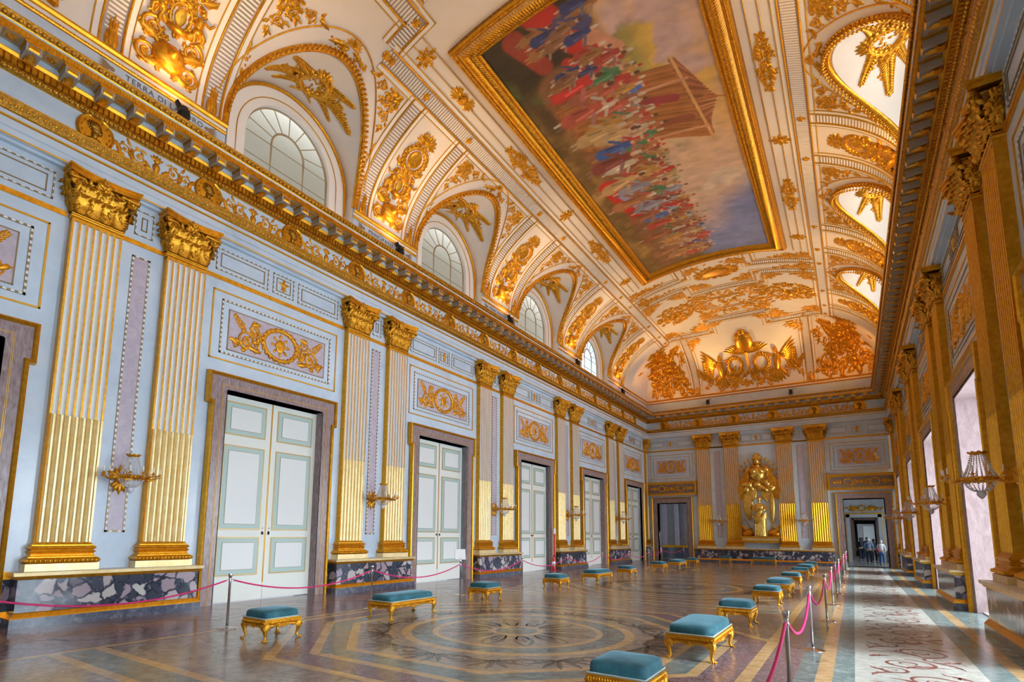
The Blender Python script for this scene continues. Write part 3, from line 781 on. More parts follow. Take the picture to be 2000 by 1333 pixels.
b = attic(.12, W-.12); trim(b, 'white attic band above the near wall', loc=(W,YN,0), rz=PI/2)

def text(name, s, size, loc, rz, label, m='ink', cat='inscription'):
    c = bpy.data.curves.new(name, 'FONT'); c.body = s; c.size = size; c.align_x = 'CENTER'; c.align_y = 'CENTER'; c.extrude = .004; c.space_character = 1.12
    c.materials.append(MATS[m]); o = bpy.data.objects.new(name, c); COL.objects.link(o)
    dg = bpy.context.evaluated_depsgraph_get(); dg.update(); me = bpy.data.meshes.new_from_object(o.evaluated_get(dg)); bpy.data.objects.remove(o)
    o = obj(name, me, None, loc, rz, None, label, cat); o.rotation_euler = (PI/2, 0, rz); return o
for k, s in ((0, 'TERRA DI LAVORO'), (1, 'PRINCIPATO CITRA'), (2, 'PRINCIPATO ULTRA')):
    text('inscription', s, .175, (.128, (4.93, 11.85, 18.75)[k], 11.04), PI/2, 'dark painted words %s on the white attic band' % s)
    o = B(); 
    for sg in (-1, 1):
        q = O(); q.M = 'line_dark'
        for i in range(5): q.leaf(0, 0, (i-2)*.25, .26, .025, .006, 0, 4, 0)
        q.blob(.0,0,.06,.05,.008)
        o.merge(q, lambda v, sg=sg: np.stack([v[:,2]*.6, sg*1.12+v[:,0]*sg-.13*sg, v[:,1]], -1))
    obj('painted_flourish', o, None, (.122, PIER[k], 11.04), 0, None, 'painted trophies flanking the words %s' % s, 'ornament')

# ------------------------------------------------------------------ walls (local frame d, s, z)
DH = 1.40; DT = 5.0                      # half width and height of the tall openings
def panel_lines(b, s0, s1, z0, z1, r=.016, m='gold_line', d=WD, dots=None):
    for a, c in (((s0,z0),(s1,z0)), ((s1,z0),(s1,z1)), ((s1,z1),(s0,z1)), ((s0,z1),(s0,z0))):
        b.box(d-.002, d+.018, min(a[0],c[0])-r, max(a[0],c[0])+r, min(a[1],c[1])-r, max(a[1],c[1])+r, m)
        if dots:
            n = max(1, int((abs(a[0]-c[0])+abs(a[1]-c[1]))/dots))
            for i in range(n):
                f = (i+.5)/n; x = a[0]+(c[0]-a[0])*f; z = a[1]+(c[1]-a[1])*f; hx = .028 if a[1] == c[1] else r*.8; hz = .028 if a[0] == c[0] else r*.8
                b.box(d+.018, d+.024, x-hx, x+hx, z-hz, z+hz, 'flute_white')
def wall_bay(b, hw, sq=True, rel=True):  # mouldings of the wall above a door, s=0 at the door centre
    if rel:
        panel_lines(b, -1.86, 1.86, 5.74, 7.42, .018); panel_lines(b, -1.62, 1.62, 5.92, 7.22, .022, 'line_dark', dots=.11)
        b.box(WD, WD+.012, -1.44, 1.44, 6.03, 7.03, 'mauve'); panel_lines(b, -1.44, 1.44, 6.03, 7.03, .012, 'line_dark')
    for s0, s1 in ((-1.85,-.47), (.47,1.85)):
        panel_lines(b, s0, s1, 7.93, 8.46, .013, 'line_dark', dots=.12); panel_lines(b, s0+.11, s1-.11, 8.03, 8.36, .010, 'line_dark')
    panel_lines(b, -.31, .31, 7.93, 8.46, .013, 'line_dark', dots=.12); panel_lines(b, -.21, .21, 8.02, 8.37, .009, 'line_dark')
def pier_lines(b):                       # between the two pilasters of a pair, s=0 at the pair centre
    b.box(WD, WD+.010, -.15, .15, 1.66, 7.42, 'mauve'); panel_lines(b, -.16, .16, 1.65, 7.43, .02, 'line_dark', dots=.115)
    panel_lines(b, -.17, .17, 7.93, 8.47, .011, 'line_dark', dots=.12); panel_lines(b, -.05, .05, 8.06, 8.34, .010, 'line_dark')
    b.box(WD, WD+.012, -1.7, 1.7, 1.395, 1.415, 'wall_white')
def string(b, s0, s1):
    for z, r, d in ((7.70, .018, .03), (7.745, .028, .045)): b.box(WD, WD+d, s0, s1, z-r, z+r, 'gold')
def wall_panel(b, s0, s1, z0, z1, m='wall_white', d=WD, back=-.9):
    b.box(back, d, s0, s1, z0, z1, m)
def pedestal(b, s0, s1, d=.22, back=WD):
    pf = [(back,0,'slate'),(d+.07,0,'slate'),(d+.07,.155,'gold'),(d+.06,.175,'gold'),(d+.02,.235,'gold'),(d,.25,'breccia'),(d,.80,'gold'),(d+.03,.81,'gold'),(d+.045,.85,'gold'),(d+.08,.865,'gold_pale'),(d+.085,.925,'flute_white'),(back,.93,'flute_white')]
    for (d0,z0,mm),(d1,z1,_) in zip(pf[:-1], pf[1:]):
        e0, e1 = max(0,d0-d), max(0,d1-d)
        b.add([(d0,s0-e0,z0),(d0,s1+e0,z0),(d1,s1+e1,z1),(d1,s0-e1,z1)], [(0,1,2,3)], m=mm)
        for s_, sg in ((s0,-1),(s1,1)):
            b.add([(back,s_+sg*e0,z0),(d0,s_+sg*e0,z0),(d1,s_+sg*e1,z1),(back,s_+sg*e1,z1)], [(0,1,2,3)], m=mm)
def dado(b, s0, s1):
    b.box(WD, WD+.05, s0, s1, 0, .16, 'slate'); b.box(WD, WD+.035, s0, s1, .16, .25, 'gold'); b.box(WD, WD+.02, s0, s1, .25, .80, 'breccia'); b.box(WD, WD+.06, s0, s1, .80, .93, 'gold')
def long_wall(side):
    """side wall with openings; s = y for the left wall, s = -y for the right wall"""
    w = B(); sg = 1 if side == 'left' else -1
    cs = [1.38] + DOORY; edges = [YN]
    for c in cs: edges += [c-DH, c+DH]
    edges.append(L)
    for a, c in zip(edges[0::2], edges[1::2]):
        w.box(-.9, WD, min(sg*a, sg*c), max(sg*a, sg*c), 0, DT, 'wall_white')
    w.box(-.9, WD, min(sg*YN, sg*L), max(sg*YN, sg*L), DT, 10.5, 'wall_white')
    return w
wl = struct('wall_left', long_wall('left'), 'long pale blue-white stucco wall with the closed doors')
wr = struct('wall_right', long_wall('right'), 'long wall with the tall windows', loc=(W,0,0), rz=PI)
bay = B(); wall_bay(bay, 2); string(bay, -2.1, 2.1); bay_me = bay.mesh('wall_moulding')
pie = B(); pier_lines(pie); string(pie, -.45, .45); pie_me = pie.mesh('wall_moulding')
ped = B(); pedestal(ped, -1.545, 1.545); ped_me = ped.mesh('wall_pedestal')
dd = B(); dado(dd, -1.68, -1.54); dado(dd, 1.54, 1.68); dd_me = dd.mesh('wall_dado')
for side, w in (('left', wl), ('right', wr)):
    sg = 1 if side == 'left' else -1
    for y in [1.38] + DOORY: obj('wall_moulding', bay_me, w, (0, sg*y, 0))
    for k, y in enumerate(PIER):
        obj('wall_moulding', pie_me, w, (0, sg*y, 0)); obj('wall_pedestal', ped_me, w, (0, sg*y, 0)); obj('wall_dado', dd_me, w, (0, sg*y, 0))
    b = B(); 
    for a, c in ((L-.75, L-.05),): 
        lo, hi = sorted((sg*a, sg*c)); dado(b, lo, hi); string(b, lo, hi)
    obj('wall_dado', b, w)
# far wall, s = x
FD = (1.62, 12.66); FH, FT = 1.0, 3.98   # door centres, half width, height
FP = (4.715, 9.605)
w = B()
for a, c in ((-.9, FD[0]-FH), (FD[0]+FH, FD[1]-FH), (FD[1]+FH, W+.9)): w.box(-.9, WD, a, c, 0, FT, 'wall_white')
w.box(-.9, WD, -.9, W+.9, FT, 10.5, 'wall_white')
wf = struct('wall_far', w, 'short end wall with the gilded allegorical relief', loc=(0,L,0), rz=-PI/2)
b = B(); pedestal(b, 3.14, W-3.14, .12); obj('wall_pedestal', b, wf)
for x in FP: obj('wall_moulding', pie_me, wf, (0, x, 0))
def far_bay(hw):
    b = B(); panel_lines(b, -hw+.05, hw-.05, 5.74, 7.42, .018); panel_lines(b, -hw+.25, hw-.25, 5.92, 7.22, .022, 'line_dark', dots=.11)
    b.box(WD, WD+.012, -hw+.42, hw-.42, 6.05, 7.05, 'mauve')
    for s0, s1 in ((-hw+.0,-.42), (.42,hw-.0)):
        panel_lines(b, s0, s1, 7.93, 8.46, .013, 'line_dark', dots=.12); panel_lines(b, s0+.11, s1-.11, 8.03, 8.36, .010, 'line_dark')
    panel_lines(b, -.30, .30, 7.93, 8.46, .013, 'line_dark', dots=.12); panel_lines(b, -.20, .20, 8.02, 8.37, .009, 'line_dark'); return b
fb = far_bay(1.5).mesh('wall_moulding'); 
for x in FD: obj('wall_moulding', fb, wf, (0, x-.03*(1 if x > 7 else -1), 0))
b = B(); panel_lines(b, -.98, .98, 7.93, 8.46, .013, 'line_dark', dots=.12)
for s0, s1 in ((-.90,-.34), (.34,.90)): panel_lines(b, s0, s1, 8.0, 8.38, .010, 'line_dark')
panel_lines(b, -.26, .26, 8.0, 8.38, .010, 'line_dark'); obj('wall_moulding', b, wf, (0, (FP[0]+FP[1])/2, 0))
b = B(); string(b, 0, W); dado(b, 0.1, FD[0]-FH-.5); dado(b, FD[1]+FH+.5, W-.1); obj('wall_moulding', b, wf)
w = B(); w.box(-.9, WD, -.9, W+.9, 0, 10.5, 'wall_white'); struct('wall_near', w, 'near end wall of the hall', loc=(W,YN,0), rz=PI/2)

# ------------------------------------------------------------------ pilasters
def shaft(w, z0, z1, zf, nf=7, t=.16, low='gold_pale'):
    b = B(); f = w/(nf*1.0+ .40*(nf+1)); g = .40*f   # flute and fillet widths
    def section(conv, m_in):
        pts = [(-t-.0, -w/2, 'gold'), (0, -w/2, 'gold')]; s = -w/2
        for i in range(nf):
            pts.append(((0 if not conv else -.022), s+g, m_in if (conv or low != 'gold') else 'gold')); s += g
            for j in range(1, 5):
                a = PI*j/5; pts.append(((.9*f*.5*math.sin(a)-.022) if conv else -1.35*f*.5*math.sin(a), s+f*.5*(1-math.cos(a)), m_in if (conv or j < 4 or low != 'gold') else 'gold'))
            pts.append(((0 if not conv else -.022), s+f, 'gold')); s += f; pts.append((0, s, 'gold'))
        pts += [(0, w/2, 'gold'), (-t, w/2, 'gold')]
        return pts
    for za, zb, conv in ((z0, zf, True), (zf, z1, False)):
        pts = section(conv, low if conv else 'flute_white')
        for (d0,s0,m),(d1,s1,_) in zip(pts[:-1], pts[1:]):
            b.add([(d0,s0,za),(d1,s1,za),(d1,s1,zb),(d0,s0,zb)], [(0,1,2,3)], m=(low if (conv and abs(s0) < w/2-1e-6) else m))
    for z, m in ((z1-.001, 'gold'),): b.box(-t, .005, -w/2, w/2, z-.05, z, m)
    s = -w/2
    for i in range(nf): s += g+f
    return b
def stack3(b, w, prof, m, t=.16):        # mouldings around three sides: profile (offset, z)
    for (o0,z0),(o1,z1) in zip(prof[:-1], prof[1:]):
        A = [(-t,-w/2-o0,z0),(o0,-w/2-o0,z0),(o0,w/2+o0,z0),(-t,w/2+o0,z0)]; C = [(-t,-w/2-o1,z1),(o1,-w/2-o1,z1),(o1,w/2+o1,z1),(-t,w/2+o1,z1)]
        b.add(A+C, [(0,1,5,4),(1,2,6,5),(2,3,7,6)], m=m)
def torus(o, r, z0, z1, n=6): 
    return [(o+r*math.sin(PI*i/n), z0+(z1-z0)*i/n) for i in range(n+1)]
def base(w):
    b = B(); stack3(b, w, [(.13,.93),(.13,1.06),(.10,1.06)], 'gold_pale')
    stack3(b, w, [(.09,1.06)]+torus(.10,.045,1.065,1.16)+[(.085,1.165),(.085,1.18)], 'gold')
    stack3(b, w, [(.075,1.18),(.05,1.20),(.045,1.225),(.06,1.245)]+torus(.055,.022,1.25,1.285)+[(.045,1.29),(.05,1.31)]+torus(.05,.03,1.31,1.37)+[(.04,1.375),(.04,1.395),(.015,1.41),(0,1.44)], 'gold')
    q = B(); beads(q, -w/2-.1, w/2+.1, .07, .145, 1.112, (.02,.03,.035)); b.merge(q); return b
def capital(w, z0=7.69, z1=8.62, t=.16):
    b = B(); stack3(b, w, [(0,z0-.03)]+torus(.0,.03,z0-.02,z0+.03)+[(0,z0+.035)]+torus(0,.018,z0+.04,z0+.075)+[(0,z0+.08)], 'gold')
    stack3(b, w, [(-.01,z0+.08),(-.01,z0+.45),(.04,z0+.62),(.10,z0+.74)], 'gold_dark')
    # concave abacus
    for o, za, zb in ((0, z1-.14, z1-.05), (.03, z1-.05, z1)):
        n = 12; top = []
        for i in range(n+1):
            s = -1+2*i/n; top.append((.24+o-.12*(1-s*s), s*(w/2+.17+o)))
        lo = [(-t, -w/2-.17-o)] + top + [(-t, w/2+.17+o)]
        b.loft([[(d, s, za) for d, s in lo], [(d, s, zb) for d, s in lo]], 'gold', closed=False, smooth=False)
        b.poly([(d, s, za) for d, s in lo], 'gold'); b.poly([(d, s, zb) for d, s in lo], 'gold')
    def leaf3(s, z, h, wd, out, face):   # acanthus leaf curling outwards
        n = 14; rings = []
        for i in range(n+1):
            f = i/n; zz = z+h*(f if f < .85 else .85+.15*math.cos((f-.85)/.15*PI*.6)); d = .02+out*f**2.2*1.0
            if f > .85: d += .03
            ww = wd*(.75+.5*math.sin(PI*f))*(1+.22*math.cos(PI*i))*(1 if f < .9 else .6)
            rings.append([(d-.02, -ww), (d+.03, -ww*.6), (d+.005, -ww*.3), (d+.03, 0), (d+.005, ww*.3), (d+.03, ww*.6), (d-.02, ww)]); rings[-1] = [(a, c, zz) for a, c in rings[-1]]
        v = np.array(rings)
        if face == 0: v = np.stack([v[...,0], s+v[...,1], v[...,2]], -1)
        else: v = np.stack([-.08+v[...,1]*.5, face*(w/2+v[...,0]), v[...,2]], -1)
        b.loft(v, 'gold_relief', closed=False)
    for i in range(4): leaf3(-w/2+w*(i+.5)/4, z0+.08, .36, w*.13, .14, 0)
    for i in range(3): leaf3(-w/2+w*(i+1)/4, z0+.26, .38, w*.13, .18, 0)
    for i in (0, 3): leaf3(-w/2+w*(i+.4)/4.2, z0+.30, .36, w*.12, .17, 0)
    for f in (-1, 1): leaf3(0, z0+.08, .36, .15, .13, f); leaf3(0, z0+.28, .40, .15, .18, f); leaf3(.08, z0+.2, .34, .10, .15, f)
    for sg in (-1, 1):                   # corner volutes
        a = np.linspace(0, 4.4*PI, 40); rr_ = .125*np.exp(-a*.11)
        dv = np.array([.55, sg*.83, 0]); ctr = np.array([.15, sg*(w/2+.07), z1-.27])
        p = ctr + rr_[:,None]*(np.cos(a)[:,None]*dv+np.sin(a)[:,None]*np.array([0,0,1.])); st = np.array([[.02, sg*.12, z0+.42], [.05, sg*.22, z0+.6], [.10, sg*.34, z1-.16]])
        b.tube(np.vstack([st, p]), np.concatenate([[.03,.035,.04], np.linspace(.04,.022,40)]), 6, 'gold_relief'); b.ball(ctr, .045, 'gold', 6, 5)
        a = np.linspace(0, 3.4*PI, 24); rr_ = .075*np.exp(-a*.12); ctr = np.array([.13, sg*.11, z1-.26])
        p = ctr + rr_[:,None]*np.stack([np.zeros(24), -sg*np.cos(a), np.sin(a)], -1); b.tube(np.vstack([[[.03, sg*.16, z0+.5]], p]), .022, 5, 'gold_relief')
    q = O(); q.rosette(0, 0, .13, 7, .6, 2)
    for i in range(5): q.leaf(0,-.1,PI/2+(i-2)*.5,.2,.04,.05,0)
    b.merge(q, lambda v: np.stack([.14+v[:,2], v[:,0], z1-.10+v[:,1]], -1))
    rnd = random.Random(2); q = O()
    for i in range(26): q.leaf(rnd.uniform(-w/2,w/2), rnd.uniform(.1,.75), rnd.uniform(.6,2.5), .16, .035, .06, rnd.uniform(-1.5,1.5), 5, .2)
    b.merge(q, lambda v: np.stack([.03+v[:,2]+.12*np.clip(v[:,1],0,1), v[:,0], z0+v[:,1]], -1))
    for sg in (-1, 1):
        q = O()
        for i in range(16): q.leaf(rnd.uniform(-.16,.08), rnd.uniform(.1,.75), rnd.uniform(.6,2.5), .15, .035, .06, rnd.uniform(-1.5,1.5), 5, .2)
        b.merge(q, lambda v, sg=sg: np.stack([v[:,0], sg*(w/2+.02+v[:,2]+.14*np.clip(v[:,1],0,1)), z0+v[:,1]], -1))
    return b
PW = .87
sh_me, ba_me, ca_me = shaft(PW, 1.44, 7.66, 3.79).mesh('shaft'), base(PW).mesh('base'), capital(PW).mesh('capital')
shg = shaft(PW, 1.44, 7.66, 3.79, low='gold').mesh('shaft')  # same gilding for the other walls, without the daylight painted in
sn = shaft(.30, 1.44, 7.66, 3.79, 2).mesh('shaft'); bn = base(.30).mesh('base'); cn = capital(.30).mesh('capital')
def pilaster(fr, label, group, thin=False):
    left = fr['rz'] == 0.
    t = thing('pilaster', label, 'pilaster', group=group, **fr)
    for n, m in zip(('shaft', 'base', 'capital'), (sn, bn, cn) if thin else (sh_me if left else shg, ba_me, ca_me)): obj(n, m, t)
    return t
PO = .88
for k, y in enumerate(PIER):
    for e, d in (('nearer', -PO), ('farther', PO)):
        pilaster(LW(y+d), '%s gilt and white fluted pilaster of the %s pair along the wall of closed doors' % (e, ORD[k]), 'fluted pilasters of the left wall')
        if k: pilaster(RW(y+d), '%s gilded fluted pilaster of the %s pair between the tall windows' % (e, ORD[k-1]), 'fluted pilasters of the window wall')
for x, n in ((FP[0]-PO, 'first'), (FP[0]+PO, 'second'), (FP[1]-PO, 'third'), (FP[1]+PO, 'fourth')):
    pilaster(FW(x), '%s fluted pilaster from the left on the end wall' % n, 'fluted pilasters of the end wall')
pilaster(LW(L-.13), 'narrow gilded strip pilaster folded into the far left corner', None, True)
pilaster(RW(L-.13), 'narrow gilded strip pilaster in the far right corner', None, True)

# ------------------------------------------------------------------ relief pieces on the flat walls and frieze
up = lambda v: np.stack([v[:,2], v[:,0], v[:,1]], -1)
od_me = overdoor().mesh('relief', up); li_me = lily().mesh('lily', up)
od2 = overdoor().mesh('relief', lambda v: np.stack([v[:,2], v[:,0]*.70, v[:,1]], -1))
for k, y in enumerate([1.38]+DOORY):
    for side in (0, 1):
        if side and k < 2: continue
        fr = LW(y) if not side else RW(y)
        fr['loc'] = (fr['loc'][0]+(WD+.01)*(1 if not side else -1), y, 6.53)
        what = ('%s closed white door' % ORD[k]) if not side else '%s visible tall window' % ORD[k-2]
        obj('overdoor_relief', od_me, None, fr['loc'], fr['rz'], None, 'gilded scroll and wreath relief on mauve above the %s from the front' % what, 'relief', 'gilded overdoor reliefs')
        obj('gilt_lily', li_me, None, (fr['loc'][0], y, 8.21), fr['rz'], None, 'small square-framed gilded lily high above the %s, counted from the front' % what, 'ornament', 'gilded lilies above the doors')
for x, n in zip(FD, ('left', 'right')):
    xx = x-.03*(1 if x > 7 else -1)
    obj('overdoor_relief', od2, None, (xx, L-WD-.01, 6.55), -PI/2, None, 'dark gilded relief panel above the open %s doorway of the end wall' % n, 'relief')
    obj('gilt_lily', li_me, None, (xx, L-WD-.01, 8.21), -PI/2, None, 'small gilded lily high above the open %s doorway' % n, 'ornament')
obj('gilt_lily', li_me, None, ((FP[0]+FP[1])/2, L-WD-.01, 8.21), -PI/2, None, 'small gilded lily above the helmeted allegorical relief', 'ornament')
def medallion():
    b = B(); a = np.linspace(0, 2*PI, 33)[:-1]
    for r0_, d0, r1_, d1, m in ((.335,0,.335,.03,'gold'),(.335,.03,.315,.055,'gold'),(.315,.055,.29,.04,'gold'),(.29,.04,.285,.03,'gold'),(.285,.03,.02,.045,'gold')):
        b.loft([[(d0, r0_*math.cos(t), r0_*math.sin(t)) for t in a], [(d1, r1_*math.cos(t), r1_*math.sin(t)) for t in a]], m, True)
    o = O(); o.M = 'gold_dark'
    o.blob(.0,.05,.10,.12,.06); o.blob(-.03,.09,.11,.10,.07); o.blob(.085,.04,.03,.03,.05); o.blob(.06,-.02,.05,.05,.05); o.blob(-.02,-.09,.06,.09,.05); o.blob(-.03,-.20,.14,.05,.05)
    for i in range(6): o.leaf(-.06,.1,PI/2+i*.5,.12,.025,.04,.6)
    b.merge(o, lambda v: np.stack([.04+v[:,2], v[:,0], v[:,1]], -1))
    for i in range(14):
        if i in (3, 4, 10, 11): continue
        t = 2*PI*i/14+.3; b.box(.04,.05, .245*math.cos(t)-.012, .245*math.cos(t)+.012, .245*math.sin(t)-.02, .245*math.sin(t)+.02, 'gold_dark')
    return b
md_me = medallion().mesh('medallion'); ri_me = rinceau().mesh('rinceau', up)
ms = P/3
for i in range(15):
    y = 3.73+ms*i
    if y > L-1: break
    obj('medallion', md_me, None, (.03, y, 9.555), 0, None, '%s round gold portrait medallion from the near end of the left frieze' % ORD[i], 'medallion', 'round portrait medallions of the frieze')
    if i < 14: obj('frieze_scroll', ri_me, None, (.03, y+ms/2, 9.55), 0, None, 'gilded vase and leaf scroll after the %s medallion of the left frieze' % ORD[i], 'ornament', 'vase and scroll ornaments of the frieze')
    if y > 9:
        obj('medallion', md_me, None, (W-.03, y, 9.555), PI, None, '%s round gold medallion along the frieze above the tall windows' % ORD[i-3], 'medallion', 'round portrait medallions of the frieze')
        if i < 14: obj('frieze_scroll', ri_me, None, (W-.03, y+ms/2, 9.55), PI, None, 'gilded scroll after the %s medallion above the tall windows' % ORD[i-3], 'ornament', 'vase and scroll ornaments of the frieze')
ns = 6; fs = 2.31
for i in range(ns):
    x = XM+(i-(ns-1)/2)*fs
    obj('medallion', md_me, None, (x, L-.03, 9.555), -PI/2, None, '%s round gold medallion from the left on the end wall frieze' % ORD[i], 'medallion', 'round portrait medallions of the frieze')
    if i < ns-1: obj('frieze_scroll', ri_me, None, (x+fs/2, L-.03, 9.55), -PI/2, None, 'gilded scroll right of the %s medallion on the end wall frieze' % ORD[i], 'ornament', 'vase and scroll ornaments of the frieze')

# ------------------------------------------------------------------ vault reliefs
tr = vplace('pier_trophy', trophy(), (lambda v: side_map(PIER[0], .16)(v*[1.22,1.06,1.15])), 'tall gilded trophy with winged figures over the words TERRA DI LAVORO', 'relief', 'tall gilded trophies of the vault')
for k in range(1, 5):
    vcopy(tr, P*k, False, 'tall gilded trophy with winged figures over the %s pier of the left wall' % ORD[k])
    vcopy(tr, PIER[0]+PIER[k], True, 'tall gilded trophy on the vault over the %s visible pier of the window wall' % ORD[k-1])
tri = triangle_orn()
def tri_map(yc, sg):                     # corner under the long rib next to a pier rib; s grows away from the pier
    t0 = TR-.42
    return lambda v: V(x_of_t(np.clip(t0-v[:,1]*1.12, .01, 99)), yc+sg*v[:,0]*1.12, v[:,2])
sw = swag_orn(); pal = palmette()
def lun_map(yc, cz=0):                   # under the lunette cylinder: u round the shell, v inwards from the window
    def f(v):
        a = PI/2 - v[:,0]*1.15/LR; r = LR-v[:,2]*1.3; x = .66+v[:,1]*1.3
        return np.stack([x, yc+r*np.cos(a), LZ+r*np.sin(a)], -1)
    return f
def crown_map(yc):                       # palmette at the crown of the leaf border
    xc = tx(LZ+LR)+.30
    return lambda v: V(xc+.12+v[:,1]*.9, yc+v[:,0], v[:,2])
def foot(yc, sg):
    o = O(); rnd = random.Random(4); o.flowers(0,0,.09,.34,16,.05,rnd); o.leaf(0,.25,PI/2,.34,.06,.05); o.leaf(0,-.2,-PI/2,.4,.05,.05)
    return o, (lambda v: V(x_of_t(np.clip(1.55+v[:,1], .01, 99)), yc+sg*(1.98+.12*v[:,1])+v[:,0]*.8, v[:,2]))
C0 = LUN[0]
A = []
A.append((vplace('spandrel_scroll', tri, tri_map(C0-P/2+1.06+.42, 1), '', 'ornament', 'gilded spandrel scrolls of the vault'), 'near-side spandrel scroll'))
A.append((vplace('spandrel_scroll', tri, tri_map(C0+P/2-1.06-.42, -1), '', 'ornament', 'gilded spandrel scrolls of the vault'), 'far-side spandrel scroll'))
A.append((vplace('lunette_garland', sw, lun_map(C0), '', 'ornament', 'gilded garlands under the lunette vaults'), 'gilded wreath and leaf garland'))
A.append((vplace('shell_palmette', pal, crown_map(C0), '', 'ornament', 'gilded palmettes at the lunette crowns'), 'gilded palmette on the border crown'))
for sg in (-1, 1):
    o, f = foot(C0, sg); A.append((vplace('leaf_drop', o, f, '', 'ornament', 'gilded leaf drops beside the lunettes'), 'gilded leaf drop on the %s side' % ('near' if sg < 0 else 'far')))
for o, lab in A:
    o['label'] = lab + ', first arched window, left wall'
    for k in range(1, 4): vcopy(o, P*k, False, lab + ', %s arched window, left wall' % ORD[k])
    for k in range(1, 4): vcopy(o, LUN[0]+LUN[k], True, lab + ', %s visible bright lunette, right wall' % ORD[k-1])
lo = vplace('long_candelabrum', long_orn(1.15, .30), plan_map(3.28, LUN[1], PI/2), 'long gilded leaf and rosette ornament left of the ceiling painting, second from the near end', 'ornament', 'long leaf ornaments beside the painting')
for k in (2, 3): vcopy(lo, P*(k-1), False, 'long gilded leaf ornament left of the ceiling painting, opposite the %s arched window' % ORD[k])
for k in range(1, 4): vcopy(lo, LUN[1]+LUN[k], True, 'long gilded leaf ornament right of the ceiling painting, opposite the %s visible lunette' % ORD[k-1])
pa = vplace('patera', patera_orn(), plan_map(3.25, PIER[1]-.15, PI/2), 'gilded round patera with two leaf sprays beside the near left corner of the painting', 'ornament', 'small ornaments beside the painting')
smo = vplace('leaf_rosette', small_orn(), plan_map(3.25, PIER[2]), 'small gilded leaf rosette left of the middle of the ceiling painting', 'ornament', 'small ornaments beside the painting')
vcopy(smo, 9.95-PIER[2], False, 'small gilded leaf rosette by the near left corner of the painting'); vcopy(smo, P, False, 'small gilded leaf rosette left of the far end of the painting')
vcopy(smo, PIER[2]+PIER[2], True, 'small gilded leaf rosette right of the middle of the painting'); vcopy(smo, PIER[2]+PIER[3], True, 'small gilded leaf rosette right of the far end of the painting')
vcopy(pa, PIER[1]*2-.15, True, 'gilded patera with leaf sprays right of the painting, near the camera')
# near left corner of the ceiling: zigzag fillets, lilies
b = B(); rib(b, [(2.6+.2, 9.1), (3.62, 9.1), (3.62, 6.6)]); vros(b, 2.6, 9.1); vros(b, 3.62, 9.1); rib(b, [(4.25, 8.9), (4.25, 6.6)]); vros(b, 4.25, 8.75); trim(b, 'stepped fluted rib at the near corner of the painting')
ly = vplace('gilt_lily', lily(), plan_map(2.0, 8.15, .4), 'gilded lily on the vault beyond the near lunette', 'ornament')
def corner_field(seed, ru=1.5, n=240):  # dense trophy of arms filling a compartment
    o = O(); rnd = random.Random(seed)
    for i in range(n):
        v_ = rnd.random()**1.25*2.5; hw_ = ru*(1-(v_/2.6)**1.4); u = rnd.uniform(-hw_, hw_)
        c = rnd.random()
        if c < .5: o.leaf(u, v_, rnd.uniform(0,6.28), rnd.uniform(.25,.6), rnd.uniform(.05,.10), .09, rnd.uniform(-1.6,1.6), 6, .2)
        elif c < .68: o.scroll(u, v_, rnd.uniform(.12,.24), rnd.choice((-1,1)), rnd.uniform(0,6), 1.3, .035, 4, False)
        elif c < .80: o.blob(u, v_, rnd.uniform(.10,.2), rnd.uniform(.10,.24), .12, rnd.uniform(0,3))
        else: o.rosette(u, v_, rnd.uniform(.10,.17), 7, .5)
    for i in range(9): o.spray(rnd.uniform(-ru*.5,ru*.5), rnd.uniform(.9,2.0), PI/2+rnd.uniform(-1.1,1.1), rnd.uniform(.6,.9), 6)
    for u, h, f in ((-.6,.9,1), (.5,1.0,-1), (0,1.1,1)): o.putto(u, .3 if u else 1.0, h, f)
    return o
cf = corner_field(11)
vplace('battle_trophy', cf, lambda v: V(1.85+v[:,0]*1.0, YF-e_of_t(np.clip(.28+v[:,1]*1.62, .01, 99)), v[:,2]), 'dense gilded trophy of arms lit orange in the far left corner of the vault', 'relief', 'corner trophies of arms')
vplace('battle_trophy', corner_field(12), lambda v: V(W-1.85+v[:,0]*.95, YF-e_of_t(np.clip(.28+v[:,1]*1.62, .01, 99)), v[:,2]), 'dense gilded trophy of arms lit orange in the far right corner of the vault', 'relief', 'corner trophies of arms')
vplace('battle_trophy', cf, lambda v: V(x_of_t(np.clip(.25+v[:,1]*1.1, .01, 99)), 1.35+v[:,0]*.95, v[:,2]), 'gilded trophy at the upper left edge of the view, cut by the frame', 'relief', 'corner trophies of arms')
